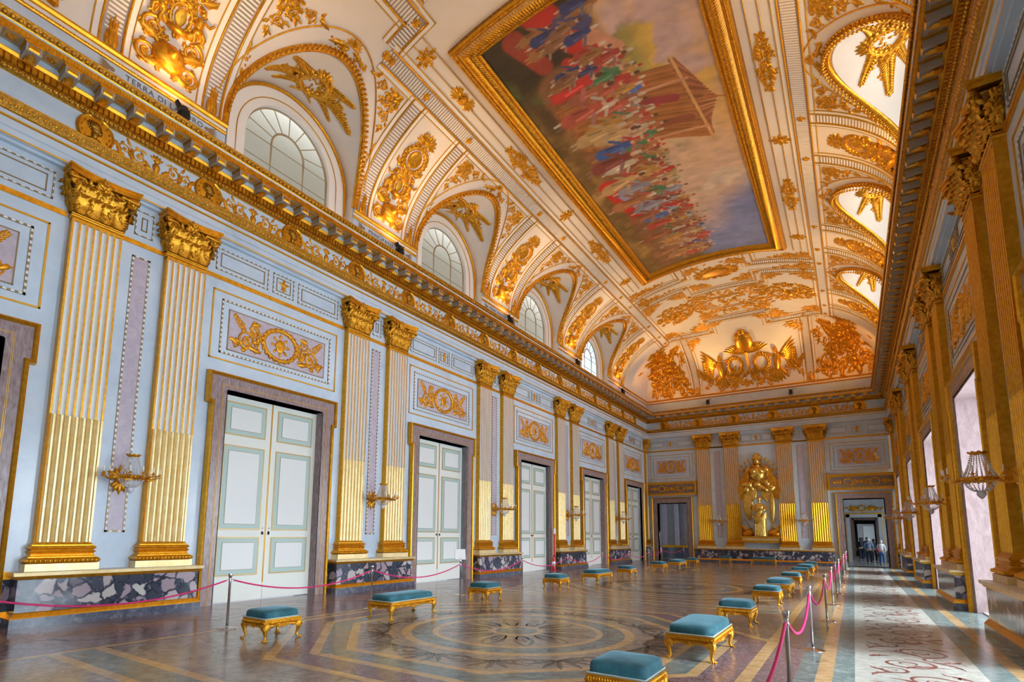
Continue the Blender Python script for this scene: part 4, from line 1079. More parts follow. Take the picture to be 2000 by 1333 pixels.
def arms():
    o = O(); rnd = random.Random(21)
    o.blob(0, 2.05, .50, .55, .16); o.shield(0, 2.05, .34, .42); o.ring(0,2.05,.40,.50,.05,30,twist=16)
    for sg in (-1, 1):
        for i in range(6): o.leaf(sg*.1, 1.45, (0 if sg>0 else PI)+sg*(.12+.13*i), 1.15-.1*i, .10, .08, sg*.25, 7, .1)
        o.blob(sg*.28, 2.45, .14, .12, .14); o.ring(sg*.72, .92, .36, .36, .07, 30, twist=18)
        o.blob(sg*1.55, .85, .20, .45, .18, -sg*.15); o.blob(sg*1.50, 1.38, .13, .15, .17)
        for i in range(8): o.leaf(sg*1.68, 1.1, (0 if sg>0 else PI)+sg*(.75-.17*i), 1.15-.07*i, .09, .08, sg*.15, 7, .12)
        for i in range(6): o.leaf(sg*1.5, .65, -PI/2+sg*(.28*(i-2)), .72, .10, .10, 0, 6, 0)
        o.stem([(sg*1.35,1.1),(sg*1.1,1.25),(sg*.85,1.3)], [.06,.05,.04])
        for i in range(6): o.scroll(sg*rnd.uniform(.4,2.6), rnd.uniform(.05,.45), rnd.uniform(.14,.22), sg, rnd.uniform(0,6), 1.5, .03, 5)
        o.spray(sg*2.35, .35, PI/2-sg*.1, .9, 7); o.spray(sg*2.45, .4, PI/2-sg*.7, .7, 6); o.spray(sg*2.3,.4,PI/2+sg*.5,.6,6)
        for i in range(26): o.leaf(sg*rnd.uniform(.1,2.9), rnd.uniform(.02,.6), rnd.uniform(0,3.14), rnd.uniform(.25,.45), .07, .08, rnd.uniform(-1.3,1.3), 6, .2)
    o.stem([(0,.5),(0,1.0),(0,1.55)], [.10,.07,.10]); o.flowers(0,.3,2.2,.28,90,.10,rnd)
    o.leaf(0,2.5,PI/2,.25,.12,.1); o.blob(0,2.66,.22,.14,.14); o.flowers(0,1.5,.4,.14,12,.08,rnd)
    return o
vplace('royal_arms', arms(), (lambda v: end_map(XM, .22)(v*[1.08,1.66,1.3])), 'large gilded crowned coat of arms with winged figures, centre of the far vault', 'relief')
def disc_in_leaves(ru, rv, seed, plate=True):
    o = O(); rnd = random.Random(seed)
    if plate == 'hex':
        h6 = [(-1,0),(-.55,.5),(.55,.5),(1,0),(.55,-.5),(-.55,-.5),(-1,0)]; o.stem([(x*ru*.72, y*rv) for x, y in h6], .035); o.stem([(x*ru*.62, y*rv*.8) for x, y in h6], .02)
        for i in range(150): o.leaf(ru*rnd.uniform(-.95,.95), rv*rnd.uniform(-.9,.9), rnd.uniform(0,6.28), .3, .055, .05, rnd.uniform(-1.4,1.4), 6, .2)
    elif plate: o.blob(0, 0, ru*.62, rv*.62, .05); o.ring(0,0,ru*.62,rv*.62,.04,34); o.ring(0,0,ru*.48,rv*.48,.02,30)
    for i in range(34):
        a = 2*PI*i/34; o.leaf(ru*.66*math.cos(a), rv*.66*math.sin(a), a+rnd.uniform(-.5,.5), min(ru,rv)*.36, .07, .06, rnd.uniform(-.6,.6))
    o.flowers(0, 0, ru*.5, rv*.5, 26, .08, rnd); return o
def burst(r, seed):
    o = O(); rnd = random.Random(seed)
    for i in range(130):
        a = rnd.random()*6.28; q = r*math.sqrt(rnd.random())*.85
        o.leaf(q*math.cos(a), q*math.sin(a)*1.1, a+rnd.uniform(-1,1), rnd.uniform(.2,.4), .07, .08, rnd.uniform(-1.3,1.3))
    o.blob(0,.2,.3,.4,.14); o.blob(-.3,-.1,.2,.25,.12); o.blob(.3,0,.2,.3,.12); o.flowers(0,0,r*.6,r*.7,16,.1,rnd); return o
vplace('oval_relief', disc_in_leaves(1.3, .78, 1), plan_map(XM, 28.35), 'oval gilded relief just beyond the far end of the ceiling painting', 'relief')
vplace('hexagon_relief', disc_in_leaves(2.2, 1.35, 2, 'hex'), plan_map(XM+.05, 32.05), 'long gilded panel relief in the middle of the far vault', 'relief')
vplace('trophy_roundel', burst(1.15, 3), plan_map(4.1, 32.0), 'gilded trophy in the white circle left of the long panel relief', 'relief')
vplace('trophy_roundel', burst(1.15, 4), plan_map(W-4.1, 32.0), 'gilded trophy in the white circle right of the long panel relief', 'relief')
# filigree that fills the compartment corners
fg = O(); rnd = random.Random(8)
def fil(cx, cy, sx, sy, n, r=.26):
    n = int(n*3.0)
    for i in range(n):
        x = rnd.random(); y = rnd.random()
        if x+y > 1: x, y = 1-x, 1-y
        fg.leaf(cx+sx*x, cy+sy*y, rnd.uniform(0,6.28), r, .045, .04, rnd.uniform(-1.4,1.4), 5, .2)
for mx in (0, 1):
    g = (lambda x: x) if not mx else (lambda x: W-x); s_ = 1 if not mx else -1
    for cx, cy, sx, sy, n in ((2.9,29.6,1.,.8,26),(5.15,29.6,-.8,.8,22),(2.9,34.7,.9,-.8,26),(5.2,34.7,-.9,-.8,26),(3.9,35.5,.8,.9,24),(5.3,34.2,1.,.5,22),(5.3,30.7,1.2,.7,20),(5.3,33.6,1.2,-.8,20),
        (5.7,27.3,1.,.7,20),(5.7,29.8,.9,-.7,20),(2.9,27.7,1.8,-.5,26),(2.9,28.9,2.2,-.3,24),(.55,36.2,.0,.0,1),(1.4,35.4,1.7,.3,18),(3.0,36.4,.45,1.2,14)):
        fil(g(cx), cy, sx*s_, sy, n)
obj('filigree', fg.mesh('filigree', lambda v: V(v[:,0], v[:,1], v[:,2])), ceil)

# ------------------------------------------------------------------ ceiling painting
FX0, FX1, FY0, FY1 = 3.76, W-3.76, 10.25, 26.65; FWD = .64
pt = thing('ceiling_painting', 'huge gold-framed ceiling painting of a crowd round a tent under a cloudy sky', 'painting', (XM, (FY0+FY1)/2, 15.1))
ox, oy, oz = XM, (FY0+FY1)/2, 15.1
ix0, ix1, iy0, iy1 = FX0+FWD, FX1-FWD, FY0+FWD, FY1-FWD
nx, ny = 260, 720
gx = np.linspace(0, 1, nx); gy = np.linspace(0, 1, ny); GX, GY = np.meshgrid(gx, gy, indexing='ij')   # GX: left to right, GY: near to far
rs = np.random.RandomState(4)
def fbm(sx, sy, o=5, seed=0):
    r_ = np.random.RandomState(seed); out = np.zeros_like(GX); amp = 1
    for k in range(o):
        a, c = int(sx*2**k)+2, int(sy*2**k)+2; g = r_.rand(a, c)
        fx = GX*(a-1.001); fy = GY*(c-1.001); i = fx.astype(int); j = fy.astype(int); u = fx-i; v = fy-j; u = u*u*(3-2*u); v = v*v*(3-2*v)
        out += amp*((g[i,j]*(1-u)+g[i+1,j]*u)*(1-v)+(g[i,j+1]*(1-u)+g[i+1,j+1]*u)*v); amp *= .5
    return out/(2-2**(1-o))
def lerp(a, b, t): return a+(b-a)*t[..., None]
def sm(a, b, x): t = np.clip((x-a)/(b-a), 0, 1); return t*t*(3-2*t)
C = lambda *c: np.array(c, float)
n1 = fbm(3, 6, 6, 1); n2 = fbm(5, 12, 6, 2); n3 = fbm(10, 40, 4, 3)
sky = lerp(lerp(C(.62,.36,.12)+0*GX[...,None], C(.52,.36,.33)+0*GX[...,None], sm(.42,.62,n1)), C(.62,.42,.30)+0*GX[...,None], sm(.3,.55,GY+.25*(n2-.5)))
sky = lerp(sky, C(.66,.55,.42)+0*sky, sm(.45,.62,n2)*sm(.45,.7,GY)); sky = lerp(sky, C(.20,.24,.46)+0*sky, sm(.70,.86,GY+.35*(GX-.7)+.15*(n1-.5)))
sky = lerp(sky, C(.70,.42,.08)+0*sky, sm(.5,.64,n2)*(1-sm(.22,.36,GY)))
gr = lerp(C(.20,.11,.03)+0*sky, C(.42,.24,.06)+0*sky, sm(.4,.62,n2)); gr = lerp(gr, C(.05,.035,.02)+0*sky, 1-sm(.10,.34,GY+.2*(n1-.5))); gr = lerp(gr, C(.12,.14,.04)+0*sky, sm(.56,.66,n1)*.8)
img = lerp(gr, sky, sm(.46,.60,GX+.22*(n1-.5)))
tree = sm(.50,.58,n3*.4+n2*.6)*sm(.30,.42,GX)*(1-sm(.60,.74,GX+.2*(n1-.5)))*(1-sm(.12,.22,abs(GY-.62)))
tree = np.maximum(tree, sm(.48,.56,n3*.4+n2*.6)*sm(.35,.5,GX)*(1-sm(.60,.80,GX))*(1-sm(.05,.11,abs(GY-.17))))
img = lerp(img, C(.20,.22,.08)+0*sky, tree*.8)
def stroke(x0, y0, x1, y1, w0, w1, col, a=1.):
    """soft tapered brush stroke in painting coordinates (aspect corrected)"""
    ax, ay = (ix1-ix0), (iy1-iy0); X = GX*ax; Y = GY*ay; p = np.array([x0*ax, y0*ay]); q = np.array([x1*ax, y1*ay])
    lo = np.minimum(p, q)-w0-w1-.1; hi = np.maximum(p, q)+w0+w1+.1
    i0, i1 = int(max(0, lo[0]/ax*nx)), int(min(nx, hi[0]/ax*nx+1)); j0, j1 = int(max(0, lo[1]/ay*ny)), int(min(ny, hi[1]/ay*ny+1))
    if i1 <= i0 or j1 <= j0: return
    X = X[i0:i1, j0:j1]; Y = Y[i0:i1, j0:j1]; d = q-p; t = np.clip(((X-p[0])*d[0]+(Y-p[1])*d[1])/(d@d+1e-9), 0, 1)
    r = np.hypot(X-p[0]-t*d[0], Y-p[1]-t*d[1]); w = w0+(w1-w0)*t; m = (1-sm(.72, 1.08, r/w))*a
    img[i0:i1, j0:j1] = lerp(img[i0:i1, j0:j1], np.asarray(col, float)+0*img[i0:i1, j0:j1], m)
# a plain generic tent and cloths
stroke(.24,.16,.22,.98,.75,.55,(.27,.11,.05),.75); stroke(.42,.20,.50,.95,.62,.5,(.33,.15,.08),.8)
for i in range(40):
    t = i/39; c = C(.42,.16,.045)*(.62+.55*((i*7)%5)/5); stroke(.16+.04*t+.03*math.sin(i), .20+.16*t, .80+.06*t, .23+.22*t, .13, .11, c, .9)
for i in range(18): stroke(.80+.004*i, .215+.0135*i, .90-.010*abs(i-9)+.05, .26+.009*i, .11, .05, C(.34,.12,.05)*(.8+.4*(i%2)))
stroke(.90,.33,1.0,.345,.07,.02,C(.42,.14,.05)); stroke(.80,.21,.87,.46,.05,.05,C(.62,.34,.12)); stroke(.3,.26,.84,.27,.08,.06,C(.55,.27,.14)); stroke(.3,.40,.86,.42,.08,.06,C(.55,.27,.14)); stroke(.56,.29,.74,.31,.16,.2,C(.30,.05,.05)); stroke(.6,.37,.78,.38,.14,.2,C(.27,.08,.04))
for x0,y0,x1,y1,w,c in ((.30,-.02,.42,.09,.50,(.46,.03,.02)),(.16,.02,.22,.10,.35,(.30,.05,.03)),(.13,.50,.20,.66,.36,(.55,.02,.015)),(.20,.56,.27,.66,.26,(.30,.34,.55)),(.40,.04,.50,.06,.28,(.08,.08,.18)),(.50,.10,.58,.14,.32,(.55,.26,.16)),(.33,.12,.40,.16,.2,(.46,.04,.03))):
    stroke(x0,y0,x1,y1,w,w*.8,c,.95)
PALC = [(.50,.04,.03),(.42,.06,.04),(.08,.14,.38),(.05,.10,.30),(.52,.42,.30),(.56,.47,.36),(.08,.19,.09),(.46,.24,.06),(.38,.15,.06),(.34,.14,.06),(.30,.10,.04),(.42,.20,.08),(.28,.28,.36),(.50,.32,.14),(.22,.05,.04),(.47,.30,.20),(.44,.10,.06),(.36,.12,.06)]
frd = random.Random(31)
def person_p(x, y, h, c):                # a small standing figure: feet at x, head towards +x
    x1 = x+h; w = h/.26; k = frd.uniform(-.006,.006)*w
    for s_ in (-1, 1): stroke(x, y+s_*.005*w, x+h*.42, y+s_*.004, .040*w, .075*w, frd.choice([(.42,.30,.20),(.40,.19,.05),(.28,.16,.09),(.26,.08,.04),(.50,.44,.36),(.20,.12,.07)]))
    stroke(x+h*.26, y, x+h*.76, y+k, .25*w, .15*w, c); stroke(x+h*.64, y-.012*w, x+h*.48, y-.026*w, .065*w, .05*w, tuple(.8*np.array(c)+.03)); stroke(x+h*.64, y+.012*w, x+h*.54, y+.030*w, .065*w, .05*w, tuple(.7*np.array(c)+.10))
    stroke(x+h*.36, y+.006*w, x+h*.66, y+.005+k, .045*w, .035*w, tuple(np.clip(1.5*np.array(c)+.05,0,1)), .7); stroke(x+h*.36, y-.009*w, x+h*.6, y-.006, .05*w, .03*w, tuple(.45*np.array(c)), .7)
    stroke(x+h*.88, y+k, x+h*.92, y+k, .080*w, .075*w, (.56,.35,.22)); stroke(x+h*.95, y+k, x+h*1.0, y+k, .075*w, .06*w, frd.choice([(.52,.46,.38),(.12,.06,.04),(.42,.05,.04),(.30,.16,.08)]))
fig = []
for row, (xb, h) in enumerate(((.44,.17), (.37,.19), (.29,.22), (.19,.25), (.09,.29))):
    n = (36, 30, 24, 17, 9)[row]
    for i in range(n):
        y = .16+.82*(i+frd.uniform(-.3,.3))/n; fig.append((xb-.02+.03*math.sin(y*9)+frd.uniform(-.02,.02), y, h*frd.uniform(.9,1.15)*(1.30-.36*y)))
for x, y, h in fig: person_p(x, y, h, frd.choice(PALC))
for i in range(16): person_p(frd.uniform(.15,.45), frd.uniform(.02,.16), .2, frd.choice([(.35,.06,.04),(.25,.12,.06),(.05,.06,.16),(.3,.14,.05)]))
img *= (.72+.52*fbm(14, 60, 3, 9))[..., None]
b = B()
xs = ix0+(ix1-ix0)*GX; ys = iy0+(iy1-iy0)*GY
vv = V(xs, ys, .10) - np.array([ox, oy, oz]); idx = np.arange(nx*ny).reshape(nx, ny)
b.add(vv.reshape(-1,3), np.stack([idx[:-1,:-1], idx[1:,:-1], idx[1:,1:], idx[:-1,1:]], -1).reshape(-1,4), m='vault_cream', smooth=True)
def paint(nt, bb):
    a = N(nt, 'ShaderNodeVertexColor'); a.layer_name = 'paint'; nt.links.new(a.outputs[0], bb.inputs['Base Color'])
MATS.pop('painting', None); mat('painting', rough=.6, build=paint)
b.mats = ['painting']; me = b.mesh('canvas')
ca = me.color_attributes.new('paint', 'FLOAT_COLOR', 'POINT'); col = np.ones((nx*ny, 4), np.float32); col[:,:3] = np.clip(img.reshape(-1,3), 0, 1); ca.data.foreach_set('color', col.ravel())
obj('canvas', me, pt)
fpr = [(0,0,'gold_dark'),(0,.10,'gold'),(.03,.17,'gold_relief'),(.10,.19,'gold_relief'),(.16,.15,'gold'),(.17,.15,'gold_pale'),(.25,.235,'gold'),(.32,.25,'gold'),(.38,.20,'gold_dark'),(.39,.17,'gold_relief'),(.50,.15,'gold_relief'),(.54,.12,'gold'),(.60,.16,'gold'),(FWD,.12,'gold_relief'),(FWD+.01,.09,'gold_dark')]
for nm, lab in (('l','left'), ('r','right'), ('n','near'), ('f','far')):
    b = B()
    def at(u, o, h):                     # u along the side (0..1), o inwards from the outer edge
        if nm in 'lr':
            x = FX0+o if nm == 'l' else FX1-o; y = FY0+o+(FY1-FY0-2*o)*u
        else:
            y = FY0+o if nm == 'n' else FY1-o; x = FX0+o+(FX1-FX0-2*o)*u
        return V(x, y, h) - np.array([ox, oy, oz])
    u = np.linspace(0, 1, 120)
    for (o0,h0,m),(o1,h1,_) in zip(fpr[:-1], fpr[1:]):
        b.loft(np.stack([at(u,o0,np.full(120,h0)), at(u,o1,np.full(120,h1))], 1), m, closed=False, smooth=False)
    ln = (FY1-FY0) if nm in 'lr' else (FX1-FX0); n = int(ln/.085)
    for i in range(n):                   # gadroons and leaf tips
        uu_ = (i+.5)/n; du = .36/n
        ring = [at(np.array([uu_-du, uu_-du*.6, uu_, uu_+du*.6, uu_+du]), o, np.array([h-.01, h+.022, h+.032, h+.022, h-.01])) for o, h in ((.175,.14),(.20,.18),(.25,.235),(.30,.248),(.33,.24))]
        b.loft(np.array(ring), 'gold', closed=False)
        ring = [at(np.array([uu_-du*k, uu_, uu_+du*k]), o, np.array([h-.01, h+.035, h-.01])) for o, h, k in ((.40,.16,.5),(.43,.16,1.2),(.47,.15,.9),(.51,.14,.2))]
        b.loft(np.array(ring), 'gold_relief', closed=False)
    n = int(ln/.06)
    for i in range(n):
        c = at(np.array([(i+.5)/n]), .565, np.array([.145]))[0]; b.ball(c, .022, 'gold', 5, 3)
        c = at(np.array([(i+.5)/n]), .06, np.array([.19]))[0]; b.ball(c, (.035,.022,.02) if nm in 'nf' else (.022,.035,.02), 'gold_relief', 5, 3)
    obj('frame_side', b, pt)

# ------------------------------------------------------------------ doors and door frames
def surround(hw, ht, wd=.39, ear=.10, m='frame_marble', gold='gold', deep=.30, dm=None):
    b = B(); d = -.04
    for s0, s1 in ((-hw-wd+.08, -hw), (hw, hw+wd-.08)): b.box(WD-.02, d, s0, s1, 0, ht, m)
    b.box(WD-.02, d, -hw-wd+.08-ear, hw+wd-.08+ear, ht, ht+.32, m)
    for sg in (-1, 1):
        b.box(WD-.02, d, *sorted((sg*(hw+wd-.08), sg*(hw+wd-.08+ear))), ht-.28, ht, m)
    # gilt outer moulding following the crossetted outline
    o = hw+wd-.04; oe = o+ear; pts = [(-o,0),(-o,ht-.32),(-oe,ht-.32),(-oe,ht+.36),(oe,ht+.36),(oe,ht-.32),(o,ht-.32),(o,0)]
    if ear < .01: pts = [(-o,0),(-o,ht+.36),(o,ht+.36),(o,0)]
    for (w0, dd0), (w1, dd1), mm in (((-.045,0),(-.03,.05),gold),((-.03,.05),(.0,.075),gold),((.0,.075),(.03,.055),gold),((.03,.055),(.045,-.08),gold)):
        A, _ = strip(b, [(p, q) for p, q in pts], w0, w0, 0, m); C_, _ = strip(b, [(p, q) for p, q in pts], w1, w1, 0, m)
        b.loft([[(d+dd0, x, z) for x, z in A], [(d+dd1, x, z) for x, z in C_]], mm, closed=False, smooth=False)
    ip = [(-hw-.13,0),(-hw-.13,ht+.12),(hw+.13,ht+.12),(hw+.13,0)]
    for sg in (-.012, .012):
        A, C_ = strip(b, ip, sg-.004, sg+.004, 0, m); b.loft([[(d+.012, x, z) for x, z in A], [(d+.012, x, z) for x, z in C_]], 'gold_line', closed=False, smooth=False)
    for sg in (-1, 1): b.box(-deep-.16, d, *sorted((sg*hw, sg*(hw+.02))), 0, ht, m)
    b.box(-deep-.16, d, -hw, hw, ht, ht+.02, m); return b
def leaf_mesh(w, h):                     # one door leaf, hinged edge at s=0, face at d=0
    b = B(); b.box(-.06, 0, 0, w, .02, h, 'door_white')
    for z0, z1 in ((.62,1.55),(1.72,3.78),(4.03,4.86)):
        z0 *= h/5.; z1 *= h/5.; s0, s1 = .13, w-.16
        b.box(0, .014, s0, s1, z0, z1, 'door_gold'); b.box(.014, .016, s0+.035, s1-.035, z0+.035, z1-.035, 'door_green')
        b.box(.016, .022, s0+.135, s1-.135, z0+.135, z1-.135, 'line_dark'); b.box(.022, .026, s0+.145, s1-.145, z0+.145, z1-.145, 'door_panel')
    b.box(0, .012, w-.012, w, .42, h, 'gold_line'); return b
sur_me = surround(DH, DT).mesh('door_frame'); lf_me = leaf_mesh(1.395, 4.97).mesh('door_leaf')
hb = B(); hb.loft([[(.012, r*math.cos(t), r*1.5*math.sin(t)) for t in np.linspace(0,2*PI,12,endpoint=False)] for r in (.03,.026)], 'iron', caps=True); hb.ball((.03,0,.0), .018, 'iron'); hb.lathe([(0,.0),(.014,0),(.014,.02),(0,.02)], (.02,0,.11), 8, 'iron'); hb.tube([(.01,0,-.01),(.045,0,-.015),(.05,.02,-.03)], .008, 5, 'iron')
h_me = hb.mesh('handle')
for k, y in enumerate([1.38]+DOORY):
    r = obj('door_%d' % (k+1), sur_me, None, (0, y, 0), 0, 'structure', 'closed white and green double door in a marble frame, %s from the near end' % ORD[k])
    l1 = obj('door_leaf', lf_me, r, (-.30, -DH, 0)); l2 = obj('door_leaf', lf_me, r, (-.30, DH, 0)); l2.scale = (1, -1, 1)
    for lf in (l1, l2): obj('handle', h_me, lf, (0, 1.395-.085, 1.64))
# tall windows of the right wall
wlf = B(); wlf.box(-.05, 0, 0, .62, .02, 4.95, 'shutter')
for z0, z1 in ((.3,1.5),(1.7,3.3),(3.5,4.7)): wlf.box(0, .015, .08, .54, z0, z1, 'door_panel')
wlf.box(0,.03,-.0,.03,.02,4.95,'door_gold')
wlf_me = wlf.mesh('shutter')
glz = B(); 
for s0 in (-1.05, 1.05): glz.box(-.03, .03, s0-.05, s0+.05, 0, 5, 'shutter')
for z in (.05, 1.2, 2.4, 3.6, 4.93): glz.box(-.03, .03, -1.1, 1.1, z-.04, z+.04, 'shutter')
glz.box(-.03, .03, -.06, .06, 0, 5, 'shutter')
glz_me = glz.mesh('window_frame')
gp = B(); gp.box(-.006, .006, -1.05, 1.05, 0, 4.95, 'glass'); gp_me = gp.mesh('pane')
rev = B()
for sg in (-1, 1): rev.box(-1.15, -.06, *sorted((sg*DH, sg*(DH-.05))), 0, DT, 'reveal_pink') if 0 else rev.box(-.60, -.06, *sorted((sg*DH, sg*(DH-.05))), 0, DT, 'reveal_pink'); rev.box(-1.15, -.60, *sorted((sg*DH, sg*(DH-.03))), 0, DT, 'door_white')
rev.box(-1.15, -.06, -DH, DH, DT-.05, DT, 'reveal_pink'); rev.box(-1.3, WD, -DH, DH, -.02, .03, 'floor_white'); rev_me = rev.mesh('reveal')
for k, y in enumerate([1.38]+DOORY):
    wn += 1
    r = obj('window_%d' % wn, sur_me, None, (W, y, 0), PI, 'structure', ('tall window in a gilt marble frame, %s visible one of the right wall' % ORD[k-2]) if k > 1 else ('tall window in a gilt marble frame %s the camera' % ('beside', 'ahead of')[k]))
    obj('reveal', rev_me, r); obj('window_frame', glz_me, r, (-1.1, 0, 0)); obj('pane', gp_me, r, (-1.1, 0, 0))
    for sg in (-1, 1):
        s_ = obj('shutter', wlf_me, r, (-1.14, sg*1.32, 0)); s_.rotation_euler = (0, 0, -sg*PI/2); s_.scale = (1, sg*.86, 1)
        for z in (1.2, 3.7): q = B(); q.ball((.03,.5,z), .03, 'iron'); obj('hook', q, s_)
b = B(); b.box(-60, -2.2, -40, 60, -6.0, -5.9, 'floor_pale'); struct('ground_court', b, 'pale gravel court outside the tall windows', loc=(W,0,0), rz=PI)

# open doorways of the end wall, with dark overdoor boxes
fo = surround(FH, FT, .40, .0, 'frame_marble', 'gold', .8)
def overbox():
    b = B(); b.box(WD, .06, -1.70, 1.70, 4.58, 5.42, 'gold'); b.box(.06, .075, -1.58, 1.58, 4.68, 5.31, 'brown_marble')
    b.box(WD, .12, -1.74, 1.74, 5.40, 5.47, 'gold'); b.box(WD, .10, -1.60, 1.60, 4.50, 4.58, 'gold')
    for s_ in np.arange(-1.5, 1.5, .075): b.box(.10, .12, s_, s_+.04, 4.515, 4.56, 'gold_pale')
    for sg in (-1, 1): b.box(WD, .11, *sorted((sg*1.70, sg*1.58)), 4.58, 5.42, 'gold')
    o = O(); 
    for sg in (-1, 1):
        o.ring(sg*.66, 0, .21, .19, .03, 24, twist=10); o.spray(sg*.9, 0, 0 if sg>0 else PI, .5, 5)
        for i in range(3): o.scroll(sg*(.18+.12*i), (.08 if i%2 else -.08), .09, sg*(1 if i%2 else -1), 0, 1.3, .016, 4)
        o.stem([(sg*.1,.12),(sg*.35,-.16),(sg*.6,-.19)], .02)
    o.rosette(0,0,.13,8,.5,2); b.merge(o, lambda v: np.stack([.078+v[:,2], v[:,0], 4.995+v[:,1]], -1)); return b
fm, om = fo.mesh('door_frame'), overbox().mesh('overdoor')
for x, n, i in ((FD[0], 'left', 7), (FD[1], 'right', 8)):
    r = obj('door_%d' % i, fm, None, (x, L, 0), -PI/2, 'structure', 'open doorway at the %s of the end wall under a gilded overdoor' % n)
    obj('overdoor', om, r, (0, -.02*(1 if x>7 else -1), 0))
# rooms beyond the right doorway
def cross_wall(y, hw, ht, m, x0=10.2, x1=15.2, top=6.5, fr='room_grey', xc=12.72, gilt=True):
    b = B(); b.box(x0, xc-hw, y, y+.5, 0, ht, m); b.box(xc+hw, x1, y, y+.5, 0, ht, m); b.box(x0, x1, y, y+.5, ht, top, m)
    for sg in (-1, 1): b.box(*sorted((xc+sg*hw, xc+sg*(hw+.22))), y-.06, y+.5, 0, ht+.22, fr)
    b.box(xc-hw-.22, xc+hw+.22, y-.06, y+.5, ht, ht+.22, fr)
    if gilt: b.box(xc-hw-.28, xc+hw+.28, y-.10, y, ht+.22, ht+.30, 'gold')
    for sg in (-1, 1): b.box(*sorted((xc+sg*(hw+.22), xc+sg*(hw+.26))), y-.08, y, 0, ht+.24, 'gold_line'); b.box(*sorted((xc+sg*(hw+.3), xc+sg*2.4)), y-.05, y, 0, .85, 'slate')
    return b
rooms = [(46.0, .80, 3.10, 'room_grey', 'room_grey', 12.70), (53.0, .80, 3.25, 'room_grey', 'brown_marble', 12.82), (60.5, .80, 3.3, 'brown_marble', 'brown_marble', 12.95), (68, .8, 3.3, 'room_grey', 'room_grey', 13.1), (76, .8, 3.3, 'brown_marble', 'brown_marble', 13.25)]
for i, (y, hw, ht, m, f, xc) in enumerate(rooms):
    struct('wall_room', cross_wall(y, hw, ht, m, fr=f, xc=xc), '%s cross wall of the rooms seen through the right doorway' % ORD[i])
o = O()
for sg in (-1, 1): o.scroll(sg*.55, 0, .17, sg, 0, 1.5, .03, 6); o.leaf(sg*.2,-.05,(0 if sg>0 else PI),.5,.1,.06); o.flowers(sg*.6,0,.5,.14,16,.08,R)
o.ring(0,0,.2,.18,.04,20,twist=10)
obj('overdoor_relief', o.mesh('relief', up), None, (12.7, 45.93, 3.72), -PI/2, None, 'gilded relief above the second doorway of the enfilade', 'relief')
b = B(); 
b.box(10.0, 10.2, 39.8, 84, 0, 6.5, 'room_grey'); b.box(15.2, 15.4, 39.8, 84, 0, 6.5, 'room_grey'); b.box(10, 15.4, 39.8, 84, 6.5, 6.6, 'vault_cream'); b.box(10, 15.4, 83.8, 84, 0, 6.5, 'room_grey')
struct('wall_enfilade', b, 'side walls of the rooms beyond the right doorway')
b = B()
for i in range(90): b.box(10.2, 15.2, L+.16+i*.5, L+.16+i*.5+.5, -.05, 0.0, 'floor_white' if i % 2 else 'floor_stripe_dark')
struct('floor_enfilade', b, 'black and white banded marble floor beyond the right doorway')
b = B(); b.box(13.1, 14.3, 83.7, 83.78, .9, 3.2, 'paper'); struct('window_end', b, 'bright window closing the enfilade')
for y, e in ((42.5, 110), (49.5, 100), (57, 80), (80, 120)):
    light('room_daylight', 'AREA', (15.0, y, 2.2), (11, y, 1.2), e, DAY, shape='RECTANGLE', size=2., size_y=2.4)
# room beyond the left doorway: open white leaves, grey walls with pilasters on a dark dado
b = B(); b.box(-1.5, -1.3, 39.8, 47, 0, 6, 'room_grey'); b.box(5.2, 5.4, 39.8, 47, 0, 6, 'room_grey'); b.box(-1.5, 5.4, 46.8, 47, 0, 6, 'room_grey'); b.box(-1.5,5.4,39.8,47,6,6.1,'vault_cream')
for x, m in ((-.6,'mauve'),(.35,'mauve'),(1.05,'frame_marble'),(1.75,'mauve'),(2.5,'frame_marble')): b.box(x, x+.32, 44.2, 44.5, .95, 5.5, m)
b.box(-1.3, 3.2, 44.1, 44.5, 0, .80, 'slate'); b.box(-1.3, 3.2, 44.05, 44.5, .80, .98, 'gold'); b.box(-1.3, 3.4, 44.5, 44.6, 0, 6, 'room_grey')
struct('wall_side_room', b, 'grey room with mauve pilaster strips seen through the left doorway')
b = B(); b.box(-1.5, 5.4, L+.16, 47, -.05, 0, 'floor_brown'); struct('floor_side_room', b, 'marble floor beyond the left doorway')
light('room_daylight', 'AREA', (4.9, 42.5, 2.6), (0, 42.5, 1.6), 90, DAY, shape='RECTANGLE', size=2., size_y=3.)
l2_me = leaf_mesh(.98, 3.95).mesh('door_leaf')
for x, a in ((FD[0]-FH+.02, 1.85), (FD[0]+FH-.02, -1.65)):
    o = obj('open_door_leaf', l2_me, None, (x, L+.78, 0), 0, 'structure', 'open white panelled leaf on the %s side of the left doorway' % ('left' if a > 0 else 'right'))
    o.rotation_euler = (0, 0, -PI/2+a)
    if x > FD[0]: o.scale = (1, -1, 1)

# ------------------------------------------------------------------ floor
b = B(); b.box(-.9, W+1.2, YN-.5, L+.9, -.25, 0, 'floor_brown')
fl = struct('floor', b, 'polished inlaid marble floor of the hall')
inl = [0]
def inlay(bb, label=None):
    obj('floor_inlay', bb, fl, (0, 0, 0))
E_ = .0012
def rect(bb, x0, x1, y0, y1, m, z=E_): bb.poly([(x0,y0),(x1,y0),(x1,y1),(x0,y1)], m, z)
b = B()
rect(b, 11.35, 11.56, YN, L, 'floor_slate'); rect(b, 11.56, 11.73, YN, L, 'floor_ochre', E_*1.5); rect(b, 11.73, 11.95, YN, L, 'floor_teal')
rect(b, 11.95, 13.26, YN, L, 'floor_pale'); rect(b, 13.26, 13.56, YN, L, 'floor_teal'); rect(b, 13.56, 13.73, YN, L, 'floor_ochre', E_*1.5); rect(b, 13.73, 15.3, YN, L, 'floor_teal')
